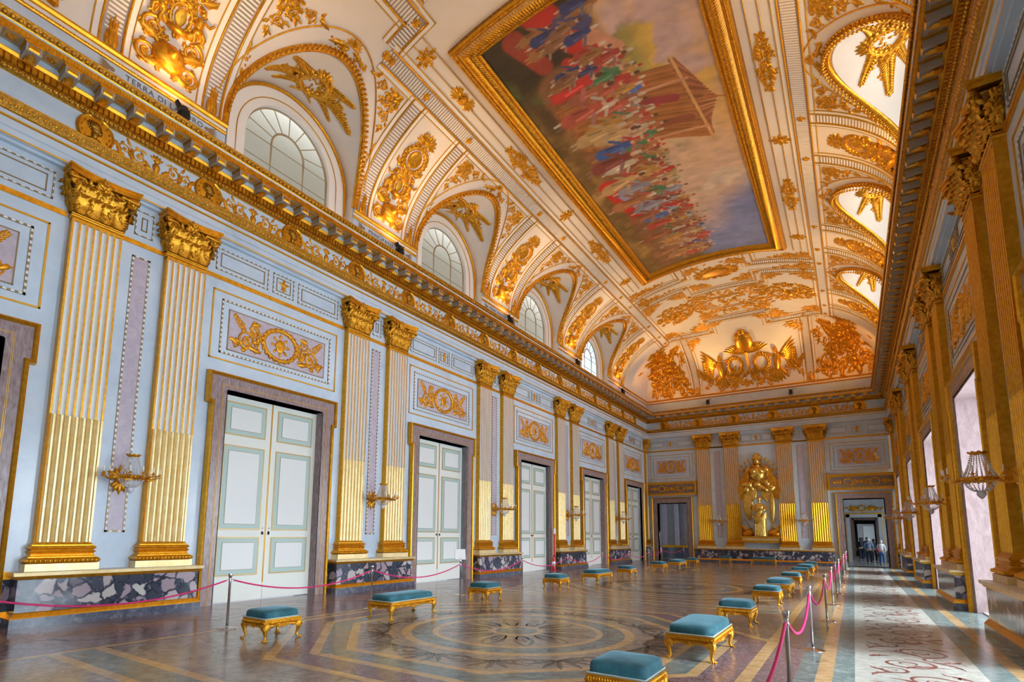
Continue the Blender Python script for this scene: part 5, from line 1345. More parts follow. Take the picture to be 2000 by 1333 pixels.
rect(b, 10.95, 11.35, YN, L, 'floor_purple'); rect(b, 10.80, 10.95, YN, L, 'floor_ochre', E_*1.5)
rect(b, -.3, 2.9, YN, L, 'floor_purple'); rect(b, 2.98, 3.10, YN, L, 'floor_ochre', E_*1.5)
inlay(b)
def spir(cx, cy, r, d, a0, turns, w, m, bb, z=E_*2.2):
    n = int(22*turns); t = np.linspace(0, 1, n); rad = r*(1-.80*t); a = a0+d*2*PI*turns*t; ww = w*(1-.55*t)*(.35+1.3*np.sin(PI*np.clip(t*1.6,0,1))**.8*.6+.3)
    o1 = np.stack([cx+(rad+ww)*np.cos(a), cy+(rad+ww)*np.sin(a), np.full(n, z)], -1); o2 = np.stack([cx+(rad-ww)*np.cos(a), cy+(rad-ww)*np.sin(a), np.full(n, z)], -1)
    bb.loft([o1, o2], m, closed=False, smooth=False)
def blade(cx, cy, ang, ln, wd, curl, m, bb, z=E_*2.4, serr=.3):
    n = 9; t = np.linspace(0, 1, n+1); a = ang+curl*t; x = cx+np.concatenate([[0], np.cumsum(np.cos(a[:-1])*ln/n)]); y = cy+np.concatenate([[0], np.cumsum(np.sin(a[:-1])*ln/n)])
    w = wd*np.sin(PI*(.08+.9*t))*(1+serr*np.cos(PI*np.arange(n+1)))
    bb.loft([np.stack([x-np.sin(a)*w, y+np.cos(a)*w, np.full(n+1, z)], -1), np.stack([x+np.sin(a)*w*.35, y-np.cos(a)*w*.35, np.full(n+1, z)], -1)], m, closed=False, smooth=False)
def runner(x0, x1, y0, y1, step, m, dens_=1.):
    bb = B(); xc = (x0+x1)/2; hw = (x1-x0)/2; rnd = random.Random(6); y = y0; s_ = 1
    while y < y1:
        spir(xc+s_*hw*.18, y, hw*.62, s_, -PI/2*s_, 1.5, .022, m, bb); spir(xc-s_*hw*.5, y+step*.45, hw*.34, -s_, PI/2, 1.4, .018, m, bb)
        blade(xc+s_*hw*.2, y-hw*.6, PI/2+s_*.4, hw*1.0, .055, s_*1.4, m, bb); blade(xc-s_*hw*.85, y, PI/2-s_*.2, hw*.8, .05, -s_*1.3, m, bb)
        blade(xc+s_*hw*.85, y+step*.3, PI/2+s_*.5, hw*.55, .07, s_*.8, m, bb); blade(xc-s_*hw*.9, y+step*.55, -PI/2+s_*.4, hw*.5, .05, s_, m, bb)
        for i in range(4): blade(xc+rnd.uniform(-.85,.85)*hw, y+rnd.uniform(0,step), rnd.uniform(0,6.28), hw*.28, .022, rnd.uniform(-1,1), m, bb)
        spir(xc+s_*hw*.18, y, hw*.2, -s_, 0, 1., .014, m, bb)
        y += step; s_ = -s_
    inlay(bb)
runner(12.05, 13.18, YN, L-.3, .98, 'floor_red'); runner(.3, 2.75, .3, L-1, 1.9, 'floor_dark')
def ngon(bb, cx, cy, r0_, r1_, n, m, z, rot=0.):
    a = np.linspace(0, 2*PI, n+1)+rot
    bb.loft([[(cx+r*math.cos(t), cy+r*math.sin(t), z) for t in a] for r in (r0_, r1_)], m, closed=False, smooth=False)
def disc(bb, cx, cy, r, m, z, n=48): bb.poly([(cx+r*math.cos(t), cy+r*math.sin(t)) for t in np.linspace(0, 2*PI, n, endpoint=False)], m, z)
for my in (8.35, 18.75, 29.1):
    b = B(); mx = 7.1; c8 = 1/math.cos(PI/8); R8 = PI/8
    ngon(b, mx, my, 3.72*c8, 3.86*c8, 8, 'floor_ochre', E_*1.6, R8); ngon(b, mx, my, 3.30*c8, 3.72*c8, 8, 'floor_purple', E_*1.4, R8)
    ngon(b, mx, my, 3.16*c8, 3.30*c8, 8, 'floor_ochre', E_*1.6, R8); ngon(b, mx, my, 2.82*c8, 3.16*c8, 8, 'floor_slate', E_*1.4, R8)
    ngon(b, mx, my, 2.68*c8, 2.82*c8, 8, 'floor_ochre', E_*1.6, R8)
    ngon(b, mx, my, 1.82, 1.98, 60, 'floor_ochre', E_*1.8); ngon(b, mx, my, 1.46, 1.82, 60, 'floor_slate', E_*1.6); ngon(b, mx, my, 1.36, 1.46, 60, 'floor_ochre', E_*1.8)
    disc(b, mx, my, 1.36, 'floor_tan', E_*1.3, 60); ngon(b, mx, my, 1.98, 2.68*c8, 8, 'floor_tan', E_*.9, R8); ngon(b, mx, my, .36, .46, 40, 'floor_ochre', E_*1.8); disc(b, mx, my, .36, 'floor_slate', E_*1.7)
    for i in range(12):                  # petals of the central flower
        a = 2*PI*i/12+.13; ca_, sa_ = math.cos(a), math.sin(a)
        for w in (1., .66):
            pts = [(.50+.80*(w if w<1 else 1)*t*(1 if w==1 else .92), w*.165*math.sin(PI*min(1,t*.92+.04))**.8) for t in np.linspace(0,1,12)]
            ou = [(mx+u*ca_-v*sa_, my+u*sa_+v*ca_, E_*2) for u, v in pts]+[(mx+u*ca_+v*sa_, my+u*sa_-v*ca_, E_*2) for u, v in pts[::-1]]
            inn = [(mx+(u*.94+.045)*ca_-v*.60*sa_, my+(u*.94+.045)*sa_+v*.60*ca_, E_*2) for u, v in pts]+[(mx+(u*.94+.045)*ca_+v*.60*sa_, my+(u*.94+.045)*sa_-v*.60*ca_, E_*2) for u, v in pts[::-1]]
            b.loft([ou, inn], 'floor_dark', smooth=False)
        blade(mx+.55*ca_, my+.55*sa_, a, .5, .03, 0, 'floor_dark', b)
    for i in range(8):                   # leafy corners between circle and octagon
        a = PI/4*i+R8; r = 2.30; x, y = mx+r*math.cos(a), my+r*math.sin(a)
        for j in range(7): blade(x, y, a+(j-3)*.52, 0.50-.03*abs(j-3), .06, (j-3)*.22, 'floor_dark', b)
        a2 = PI/4*i; x, y = mx+2.28*math.cos(a2), my+2.28*math.sin(a2)
        for sg in (-1, 1):
            spir(x+.45*sg*-math.sin(a2), y+.45*sg*math.cos(a2), .20, sg, a2, 1.5, .018, 'floor_dark', b)
            for j in range(4): blade(x, y, a2+sg*(.5+.5*j), .5, .055, -sg*.5, 'floor_dark', b)
    inlay(b)
b = B()
for yy in (2.9, 13.6, 24.0, 34.6):
    for s0, s1, m in ((0,.14,'floor_ochre'),(.14,.55,'floor_slate'),(.55,.69,'floor_ochre')): rect(b, 3.10, 10.8, yy+s0, yy+s1, m, E_*1.2)
inlay(b)

# ------------------------------------------------------------------ stools and benches
def stool(lx, ly, h=.475):
    """half-sizes lx (across), ly (along)"""
    cu = B(); n = 11; rings = []
    for z, k in ((.335,1.0),(.345,1.015),(.38,1.02),(.415,1.005),(.435,.97),(.45,.88),(.462,.62),(.468,.30),(.470,.0)):
        ring = []
        for i in range(44):
            a = 2*PI*i/44; c, s_ = math.cos(a), math.sin(a); p = .30 if k > .5 else .5
            x = math.copysign(abs(c)**p, c); y = math.copysign(abs(s_)**p, s_)
            off = 1-k; ring.append((x*(lx-off*min(lx,ly)*1.0), y*(ly-off*min(lx,ly)), z))
        rings.append(ring)
    cu.loft(rings, 'velvet')
    br = B(); 
    def rp(o): return [(-lx-o,-ly-o),(lx+o,-ly-o),(lx+o,ly+o),(-lx-o,ly+o),(-lx-o,-ly-o)]
    br.tube([(x,y,.338) for x,y in dens(rp(.003), .1)], .009, 6, 'braid')
    fr = B()
    pf = [(-.03,.33),(.012,.33),(.014,.318),(.004,.312),(.004,.305),(.012,.296),(.014,.275),(.008,.262),(-.03,.262)]
    R_ = np.array(rp(0.)[:-1])
    fr.loft([[(x+math.copysign(o,x), y+math.copysign(o,y), z) for x, y in R_] for o, z in pf], 'gold', smooth=False)
    for ax, hl in ((0, lx), (1, ly)):
        for sg in (-1, 1):
            n = int(hl*2/.028)
            for i in range(n):           # gadrooned rail
                t = -hl+(i+.5)*2*hl/n; p = (t, sg*(ly+.012)) if ax == 0 else (sg*(lx+.012), t)
                fr.ball((p[0], p[1], .287), (.010,.008,.022) if ax == 0 else (.008,.010,.022), 'gold', 5, 4)
            # carved apron, deep near the legs and in the middle
            k = 24; top = []; bot = []
            for i in range(k+1):
                t = -1+2*i/k; d = .045+.055*abs(t)**6+.030*math.exp(-(t/.16)**2)+.008*math.sin(t*40)
                u = t*hl*.97; p = (u, sg*(ly-.002)) if ax == 0 else (sg*(lx-.002), u); top.append((p[0],p[1],.265)); bot.append((p[0],p[1],.265-d))
            fr.loft([top, bot], 'gold_relief', closed=False, smooth=False)
            inn = [(x-(0 if ax==0 else sg*.02), y-(0 if ax==1 else sg*.02), z) for x, y, z in bot]; top2 = [(x-(0 if ax==0 else sg*.02), y-(0 if ax==1 else sg*.02), z) for x, y, z in top]
            fr.loft([bot, inn, top2], 'gold_relief', closed=False, smooth=False)
            o = O()
            o.rosette(0, -.045, .04, 7, .5)
            for s2 in (-1, 1):
                o.scroll(s2*.075, -.035, .032, s2, 0, 1.4, .007, 4); o.leaf(s2*.10, -.03, 0 if s2>0 else PI, .14, .020, .018, -s2*.4)
                o.leaf(s2*(hl-.08), -.03, PI if s2>0 else 0, .10, .025, .02, s2*.5)
                for i in range(max(1, int((hl-.2)/.09))): o.leaf(s2*(.2+.09*i), -.02, (0 if s2>0 else PI)-s2*.4*(-1)**i, .09, .016, .014, s2*.6)
            f = (lambda v, sg=sg: np.stack([v[:,0], sg*(ly+v[:,2]), .262+v[:,1]], -1)) if ax == 0 else (lambda v, sg=sg: np.stack([sg*(lx+v[:,2]), v[:,0], .262+v[:,1]], -1))
            fr.merge(o, f)
    lg = B()                             # cabriole leg with paw, corner at origin pointing +x +y
    prof = [(.0,.27,.048),(.014,.22,.046),(.022,.18,.040),(.016,.13,.030),(.004,.09,.023),(-.002,.06,.020),(.006,.035,.022),(.018,.018,.026)]
    th = np.linspace(0, 2*PI, 10, endpoint=False)
    lg.loft([[(-.03+o*.8+r*math.cos(t), -.03+o*.8+r*math.sin(t), z) for t in th] for o, z, r in prof], 'gold_relief', caps=True)
    for i, a in enumerate((-.5, 0.05, .6, 1.15, 1.7)):
        a2 = a+PI/4-.6; c = (-.015+.032*math.cos(a2), -.015+.032*math.sin(a2)); lg.ball((c[0], c[1], .016), (.014,.014,.016), 'gold', 6, 4); lg.ball((c[0]+.016*math.cos(a2), c[1]+.016*math.sin(a2), .009), (.010,.010,.009), 'gold', 6, 4)
    o = O(); 
    for i in range(5): o.leaf(0, 0, -PI/2+(i-2)*.42, .13-.015*abs(i-2), .018, .016, 0, 6, .2)
    o.scroll(.02,-.0,.02,1,0,1.2,.006,2)
    for rz_ in (0, PI/2):
        c, s_ = math.cos(rz_), math.sin(rz_)
        lg.merge(o, lambda v, rz_=rz_: (np.stack([.015+v[:,2], -.03+v[:,0], .26+v[:,1]], -1) if rz_ == 0 else np.stack([-.03+v[:,0], .015+v[:,2], .26+v[:,1]], -1)))
    return cu, br, fr, lg
def make_stool(lx, ly, name, label, group):
    cu, br, fr, lg = stool(lx, ly); t = thing(name, label, 'stool' if name == 'gilt_stool' else 'bench', group=group)
    c = obj('cushion', cu, t); obj('braid', br, c); obj('frame', fr, t); m = lg.mesh('leg')
    for sx, sy, rz_ in ((1,1,0),(-1,1,PI/2),(-1,-1,PI),(1,-1,-PI/2)):
        obj('leg', m, t, (sx*(lx-.0), sy*(ly-.0), 0), rz_)
    return t
GS, GB = 'small velvet stools with gilded legs', 'long velvet benches with gilded legs'
LS = [(4.29,5.45,0),(4.30,8.50,1),(4.22,11.62,0),(4.24,15.60,0),(4.30,18.75,1),(4.30,21.85,0),(4.22,26.6,0),(4.28,29.6,1),(4.30,32.8,0)]
RS = [(10.10,5.42,0),(10.12,8.48,1),(10.10,11.60,0),(10.16,15.55,0),(10.15,18.45,1),(10.15,21.9,0),(10.15,25.9,0),(10.15,29.0,1),(10.15,32.2,0)]
pr = [make_stool(.285,.315,'gilt_stool','x',GS), make_stool(.30,.66,'gilt_bench','x',GB)]; used = [False, False]
def put(x, y, kind, rz, label):
    if not used[kind]: used[kind] = True; o = pr[kind]; o.location = (x, y, 0); o.rotation_euler = (0,0,rz); o['label'] = label
    else: dup(pr[kind], (x, y, 0), rz, label, (GS, GB)[kind])
for i, (x, y, k) in enumerate(LS): put(x, y, k, 0, '%s with blue velvet top, %s from the front in the left row' % (('small gilded stool','long gilded bench')[k], ORD[i]))
for i, (x, y, k) in enumerate(RS): put(x, y, k, 0, '%s with blue velvet top, %s from the front in the right row' % (('small gilded stool','long gilded bench')[k], ORD[i]))
put(5.25, 37.3, 0, PI/2, 'small gilded stool with blue velvet top against the end wall')
put(7.40, 37.3, 1, PI/2, 'long gilded bench with blue velvet top against the end wall under the relief')

# ------------------------------------------------------------------ barrier posts and ropes
def post():
    p = B(); p.lathe([(0,.02),(.021,.02),(.021,.86),(.0215,.865),(.0,.865)], n=14, m='steel')
    c = B(); c.lathe([(.0,.80),(.030,.80),(.030,.815),(.023,.82),(.023,.87),(.032,.885),(.036,.93),(.034,.935),(.0,.935)], n=16, m='steel')
    for a in range(4): c.tube([(.028*math.cos(a*PI/2+t), .028*math.sin(a*PI/2+t), .84) for t in (-.3,0,.3)], .006, 5, 'steel')
    s_ = B(); s_.lathe([(0,0),(.165,0),(.165,.006),(.15,.012),(.05,.022),(.024,.034),(.022,.05)], n=28, m='steel')
    return p, c, s_
t0_ = thing('barrier_post', 'x', 'barrier post', group='steel rope barrier posts')
for n, m in zip(('pole','cap','base'), post()): obj(n, m, t0_)
first = [True]
def put_post(x, y, label):
    if first[0]: first[0] = False; t0_.location = (x, y, 0); t0_['label'] = label; return t0_
    return dup(t0_, (x, y, 0), R.uniform(0, 3), label, 'steel rope barrier posts')
def rope(x0, y0, x1, y1, sag, label, th=.014):
    n = 40; t = np.linspace(0, 1, n); z = .84-4*sag*t*(1-t); dx, dy = x1-x0, y1-y0; ln = math.hypot(dx, dy); k = .07/ln
    tt = k+(1-2*k)*t; pts = np.stack([dx*tt-dx/2, dy*tt-dy/2, z-.02], -1)
    b = B(); m = int(ln/.022); ttt = np.linspace(0, 1, m); P_ = np.stack([np.interp(ttt, t, pts[:,i]) for i in range(3)], -1)
    b.tube(P_, th*(1+.10*np.cos(np.arange(m)*PI*.9)), 7, 'rope')
    r = obj('barrier_rope', b, None, ((x0+x1)/2, (y0+y1)/2, 0), 0, None, label, 'rope', 'magenta barrier ropes')
    for e, (px, py) in ((0, (-dx/2, -dy/2)), (-1, (dx/2, dy/2))):
        h = B(); q = pts[e]; d = np.array([px*(1-.028/ln*2), py*(1-.028/ln*2), .84]); h.tube([q, (q+d)/2+np.array([0,0,.008]), d], [.010,.007,.005], 6, 'steel'); obj('hook', h, r)
LP = [(3.0,-1.0),(3.02,2.03),(3.02,5.46),(3.05,8.82),(2.98,12.24),(3.02,15.58),(3.02,19.0),(3.0,22.5),(3.0,25.9),(2.9,29.3),(2.6,32.6),(1.7,35.6)]
RP = [(11.40,-1.0),(11.40,2.8),(11.44,6.22),(11.44,9.63),(11.50,13.1),(11.52,16.32),(11.52,19.65),(11.55,22.7),(11.58,26.05),(11.60,29.4),(11.60,32.6),(11.62,35.9),(11.64,38.2)]
for i, (x, y) in enumerate(LP[1:]): put_post(x, y, 'steel barrier post, %s from the near end of the left line' % ORD[i])
for i, (x, y) in enumerate(RP[2:]): put_post(x, y, 'steel barrier post, %s from the near end of the right line' % ORD[i])
for i in range(1, len(LP)-1): rope(*LP[i], *LP[i+1], .24, 'sagging magenta rope after the %s post of the left line' % ORD[i-1])
for i in range(1, len(RP)-1): rope(*RP[i], *RP[i+1], .30, 'sagging magenta rope %s the %s post of the right line' % (('after', ORD[i-2]) if i > 1 else ('leading to', 'first')), .016)
EP = [(1.7,35.6),(.75,36.6)]; 
for i, (x, y) in enumerate(((.75,36.9),(2.75,37.2))): put_post(x, y, 'steel barrier post standing %s the left doorway of the end wall' % ('left of','right of')[i])
rope(1.7,35.6,.75,36.9,.2,'magenta rope closing off the left doorway on its left side'); rope(1.7,35.6,2.75,37.2,.2,'magenta rope closing off the left doorway on its right side')
# notice on one post
t = thing('notice_stand', 'white notice board on top of the third steel post of the left line', 'sign', (2.98, 12.24, .90))
b = B(); b.lathe([(0,0),(.012,0),(.012,.10),(0,.10)], n=8, m='steel'); obj('stem', b, t)
b = B(); b.box(-.004,.004,-.15,.15,.0,.30,'paper'); bd_ = obj('board', b, t, (.0,0,.06)); bd_.rotation_euler = (0,-.35,-.75)
b = B(); b.box(-.012,-.005,-.155,.155,-.005,.305,'cloth_grey'); o = obj('backing', b, t, (.0,0,.06)); o.rotation_euler = (0,-.35,-.75)

# ------------------------------------------------------------------ wall sconces
def sconce():
    bk = B(); o = O()
    for i in range(7): o.leaf(0, 0, PI/2+(i-3)*.45, .24-.02*abs(i-3), .045, .05, 0, 6, .2)
    for i in range(5): o.leaf(0, -.02, -PI/2+(i-2)*.40, .26-.03*abs(i-2), .04, .05, 0, 6, .2)
    o.blob(0, 0, .08, .10, .08); o.blob(0,.10,.05,.06,.09); bk.merge(o, lambda v: np.stack([v[:,2], v[:,0], v[:,1]], -1))
    bk.tube([(.02,0,.0),(.12,0,-.05),(.24,0,-.02)], [.03,.022,.02], 6, 'gold_relief')
    rg = B(); cx = .43; a = np.linspace(0, 2*PI, 30, endpoint=False)
    rg.loft([[(cx+r*math.cos(t), r*math.sin(t), z) for t in a] for r, z in ((.19,-.03),(.20,-.03),(.205,0),(.20,.03),(.19,.03),(.185,0),(.19,-.03))], 'gold')
    for i in range(24):
        t = 2*PI*i/24; rg.ball((cx+.205*math.cos(t), .205*math.sin(t), 0), (.018,.018,.02), 'gold_relief', 5, 4)
    cr = B(); cr.loft([[(cx+r*math.cos(t), r*math.sin(t), z+.02*(1 if i % 2 else 0)) for i, t in enumerate(np.linspace(0,2*PI,20,endpoint=False))] for r, z in ((.07,.34),(.085,.355),(.11,.375),(.10,.37),(.075,.345))], 'gold')
    ch = B()
    def strand(p0, p1, sag, n):
        for i in range(n):
            f = (i+.5)/n; ch.ball((p0[0]+(p1[0]-p0[0])*f, p0[1]+(p1[1]-p0[1])*f, p0[2]+(p1[2]-p0[2])*f-sag*math.sin(PI*f)), .0095, 'crystal', 5, 4)
    for i in range(20):
        t = 2*PI*i/20; strand((cx+.075*math.cos(t), .075*math.sin(t), .345), (cx+.185*math.cos(t), .185*math.sin(t), .03), .03, 14)
        strand((cx+.185*math.cos(t), .185*math.sin(t), -.03), (cx+.04*math.cos(t), .04*math.sin(t), -.165), .035, 9)
    dr = B(); dr.lathe([(0,-.27),(.02,-.26),(.05,-.22),(.055,-.19),(.04,-.165),(0,-.16)], (cx,0,0), 12, 'crystal')
    return bk, rg, cr, ch, dr
def sconce_arm():
    ar = B(); ar.tube([(0,0,0),(.06,.0,-.035),(.13,0,-.03),(.18,0,.01),(.20,0,.04)], [.012,.011,.010,.009,.008], 5, 'gold_relief')
    q = O(); q.leaf(.02,0,0,.12,.02,.02,0); ar.merge(q, lambda v: np.stack([v[:,0], v[:,2], v[:,1]-.02], -1))
    ar.lathe([(0,.03),(.028,.045),(.036,.055),(.012,.058),(.014,.075),(0,.075)], (.20,0,0), 8, 'gold')
    ar.ball((.2,0,.02), .02, 'gold_relief')
    for k in range(3): ar.ball((.20+.03*math.cos(k*2.1), .03*math.sin(k*2.1), .02), .010, 'crystal', 5, 4)
    cn_ = B(); cn_.lathe([(0,.06),(.011,.06),(.010,.15),(.004,.165),(0,.168)], (.20,0,0), 7, 'candle'); return ar, cn_
sp = thing('wall_sconce', 'x', 'sconce', group='gilded crystal wall sconces')
for n, m in zip(('backplate','ring','crown','crystal_chains','crystal_drop'), sconce()): obj(n, m, sp)
am_, cm_ = sconce_arm(); am_, cm_ = am_.mesh('arm'), cm_.mesh('candle')
for a in (-2.05, -1.65, -1.25, -.45, 0.0, .45, 1.25, 1.65, 2.05):
    q = obj('arm', am_, sp, (.43+.20*math.cos(a), .20*math.sin(a), 0), a); obj('candle', cm_, q)
sf = [True]
def put_sconce(fr, label):
    if sf[0]: sf[0] = False; sp.scale = (1.18,)*3; sp.location = fr['loc']; sp.rotation_euler = (0,0,fr['rz']); sp['label'] = label; return
    dup(sp, fr['loc'], fr['rz'], label, 'gilded crystal wall sconces')
for k, y in enumerate(PIER):
    f = LW(y); f['loc'] = (WD+.02, y, 2.70); put_sconce(f, 'gilded wall sconce with crystal chains between the %s pair of pilasters on the left wall' % ORD[k])
    if k: f = RW(y); f['loc'] = (W-WD-.02, y, 2.62); put_sconce(f, 'dark gilded crystal sconce between the %s pair of pilasters on the window wall' % ORD[k-1])
for x, n in zip(FP, ('left', 'right')): f = FW(x); f['loc'] = (x, L-WD-.02, 2.70); put_sconce(f, 'crystal sconce between the %s pair of pilasters on the end wall' % n)

# ------------------------------------------------------------------ theatre spotlights on the cornice
def spot():
    h = B(); h.box(-.10,.10,-.085,.085,-.10,.14,'black'); h.lathe([(0,.14),(.07,.14),(.085,.20),(.06,.20),(0,.18)], n=12, m='black')
    for z in (-.06,-.02,.02,.06): h.box(-.11,.11,-.095,.095,z,z+.012,'black')
    y_ = B(); y_.tube([(0,-.11,.05),(0,-.12,-.17),(0,.12,-.17),(0,.11,.05)], .010, 5, 'black'); y_.lathe([(0,-.26),(.05,-.26),(.05,-.245),(.012,-.24),(.012,-.17),(0,-.17)], n=10, m='black')
    br = B()
    for sg in (-1, 1): br.add([(-.09,sg*.085,.15),(.09,sg*.085,.15),(.07,sg*.17,.27),(-.07,sg*.17,.27)], [(0,1,2,3)], m='black')
    rd = B(); rd.tube([(-.22,-.1,.35),(.05,-.06,-.02)], .008, 5, 'black'); rd.tube([(-.22,.2,.30),(.05,.08,-.02)], .008, 5, 'black')
    return h, y_, br, rd
s0_ = thing('spotlight', 'x', 'spotlight', group='black spotlights on the cornice')
for n, m in zip(('housing','yoke','barn_doors','rods'), spot()): obj(n, m, s0_)
sfi = [True]
def put_spot(loc, rz, label):
    if sfi[0]: sfi[0] = False; s0_.location = loc; s0_.rotation_euler = (0,0,rz); s0_['label'] = label
    else: dup(s0_, loc, rz, label, 'black spotlights on the cornice')
for k in range(5):
    put_spot((.42, PIER[k]+.32, 10.76), 0, 'black spotlight on the cornice over the %s pier of the left wall' % ORD[k])
    if k: put_spot((W-.42, PIER[k]-.6, 10.76), PI, 'black spotlight on the cornice over the %s visible pier of the window wall' % ORD[k-1])
put_spot((4.4, L-.45, 10.76), -PI/2, 'black spotlight on the end wall cornice, left one'); put_spot((9.36, L-.45, 10.76), -PI/2, 'black spotlight on the end wall cornice, right one')
for k in range(-1, 5):
    for side in (0, 1):
        y = PIER[0]+P*k; x = .42 if not side else W-.42; t = 1.9 if not side else W-1.9
        light('spot_beam', 'SPOT', (x, y+(.30 if not side else -.62), 11.02), (t, y-.9, 14.0), (230 if side == 0 else 210), WARM, spot_size=2.4, spot_blend=.9, shadow_soft_size=.25)
        light('spot_beam', 'SPOT', (x, y+.30 if not side else y-.62, 11.05), (XM, y+2.2, 15.0), 400, (1., .62, .27), spot_size=1.8, spot_blend=.9, shadow_soft_size=.25)
for x in (4.4, 9.36): light('spot_beam', 'SPOT', (x, L-.55, 11.05), (XM, L-6, 15.0), 380, WARM, spot_size=1.9, spot_blend=.8, shadow_soft_size=.10)
for x in (.55, W-.55): light('spot_beam', 'SPOT', (x, PIER[4]+2.0, 11.05), (1.9 if x < 7 else W-1.9, L-1.8, 12.8), 330, (1., .45, .10), spot_size=1.5, spot_blend=.8, shadow_soft_size=.10)

# ------------------------------------------------------------------ fire extinguisher and red upright by the third door
t = thing('fire_extinguisher', 'red fire extinguisher beside the third closed door', 'extinguisher', (.22, DOORY[2]+1.18, 0))
b = B(); b.lathe([(0,0),(.085,0),(.088,.03),(.088,.52),(.07,.58),(.03,.62),(.03,.66),(0,.66)], n=18, m='red_paint'); obj('tank', b, t)
b = B(); b.lathe([(.0885,.22),(.0895,.22),(.0895,.42),(.0885,.42)], n=18, m='paper'); obj('label_sleeve', b, t)
b = B(); b.box(-.02,.06,-.015,.015,.66,.70,'black'); b.tube([(.05,0,.69),(.12,0,.66),(.13,0,.4),(.10,0,.2)], .010, 6, 'black'); obj('valve', b, t)
t = thing('extinguisher_stand', 'slim dark red stand with a small white sign beside the third closed door', 'stand', (.15, DOORY[2]+1.42, 0))
b = B(); b.box(-.015,.015,-.05,.05,0.01,2.0,'red_paint'); obj('pole', b, t); b = B(); b.box(-.15,.15,-.13,.13,0,.012,'red_paint'); obj('base', b, t)
b = B(); b.box(.016,.022,-.10,.10,1.72,1.98,'paper'); obj('sign', b, t)

# ------------------------------------------------------------------ allegorical relief on the end wall
def statue():
    o = O(); o.M = 'gold_bright'
    return o
mat('gold_bright', metal=.85, build=gold_build((.62,.34,.05), (.92,.60,.12), (1.,.78,.28), 10, .2))
t = thing('allegorical_relief', 'big gilded relief of a draped woman below a plumed helmet and cuirass, end wall', 'relief', ((FP[0]+FP[1])/2-.02, L-WD-.01, 1.3), -PI/2)
b = B(); b.box(0,.42,-1.02,1.02,.0,.10,'gold'); b.box(0,.46,-1.08,1.08,.10,.34,'gold'); b.box(0,.52,-1.16,1.16,.34,.42,'gold')
for s_ in np.arange(-1.0,1.0,.085): b.box(.46,.475,s_,s_+.055,.15,.30,'gold_pale')
obj('ledge', b, t)
def relief_part(name, o): obj(name, o.mesh(name, up), t)
o = O(); o.M = 'gold_relief'             # flags and weapons fanned behind
for i in range(13):
    a = PI/2+(i-6)*.20; o.stem([(math.cos(a)*.2, 3.6+math.sin(a)*.2, .10), (math.cos(a)*1.25, 3.9+math.sin(a)*1.55, .10)], [.022,.018]); o.leaf(math.cos(a)*1.2, 3.9+math.sin(a)*1.5, a, .26, .06, .05)
    if i % 2 == 0: o.leaf(math.cos(a)*.6, 3.9+math.sin(a)*.9, a-.5, .45, .13, .06, .5)
for sg in (-1, 1):
    for i in range(7): o.leaf(sg*(.55+.08*i), 4.9-.14*i, -PI/2+sg*(.10+.02*i), 2.1-.12*i, .15, .14, -sg*.10, 9, .05)
    for i in range(3): o.rosette(sg*.8, 4.7-.5*i, .14, 7, .5)
relief_part('flags', o)
o = O(); o.M = 'gold_bright'             # cuirass and plumed helmet
o.blob(0, 4.45, .46, .52, .36); o.blob(-.22, 4.62, .24, .26, .40); o.blob(.22, 4.62, .24, .26, .40); o.blob(0, 4.95, .22, .14, .26)
for i in range(9): o.leaf(-.40+.10*i, 4.10, -PI/2+(i-4)*.05, .42, .06, .30, 0, 5, 0)
for sg in (-1, 1): o.blob(sg*.52, 4.72, .20, .22, .28)
relief_part('cuirass', o)
o = O(); o.M = 'gold_bright'; o.blob(0, 5.28, .19, .24, .34); o.blob(0,5.16,.26,.06,.30)
for i in range(9): o.leaf(0, 5.42, PI/2+(i-4)*.28, .44-.03*abs(i-4), .06, .16, (i-4)*.12, 7, .2)
relief_part('plumed_helmet', o)
o = O(); o.M = 'gold_bright'
for sg in (-1, 1):
    for i in range(9): o.leaf(sg*.12, 3.55-.05*i, (0 if sg>0 else PI)+sg*(.45-.17*i), .95-.03*i, .09, .14, -sg*.2, 8, .1)
[o.blob(.78*math.sin(i*1.9), 3.62+.20*math.cos(i*2.7), .30, .20, .20+.05*(i%3), i*.7) for i in range(11)]; o.leaf(-.75,3.2,-PI/2,1.7,.24,.18,.05,9,.05); o.leaf(-.55,3.2,-PI/2-.05,1.8,.22,.20,.05,9,.05)
o.leaf(.75,3.1,-PI/2,1.9,.16,.16,-.1,9,.05)
relief_part('wings', o)
def draped(bb, m):                       # standing draped woman, one continuous lofted body, in (s, d, z)
    th = np.linspace(0, 2*PI, 40, endpoint=False); rings = []
    data = [(.45,.36,.26,.0,.02),(.62,.34,.26,0,.02),(.95,.32,.25,.02,.03),(1.25,.33,.27,.04,.03),(1.5,.34,.27,.02,.03),(1.72,.30,.24,-.02,.02),(1.92,.22,.18,-.02,.01),(2.05,.21,.17,0,.01),(2.2,.25,.20,.01,.005),(2.38,.27,.17,.02,.0),(2.47,.20,.13,.02,0),(2.52,.09,.09,.02,0),(2.60,.075,.08,.02,0),(2.66,.09,.10,.02,0)]
    for z, rx, ry, cx, fold in data:
        f = 1+fold*3*np.sin(th*11+z*2.2)*(1 if z < 2 else .4)
        rings.append(np.stack([.30+ry*f*np.cos(th), cx+rx*f*np.sin(th), np.full(40, z)], -1))
    bb.loft(rings, m)
b = B(); draped(b, 'gold_bright')
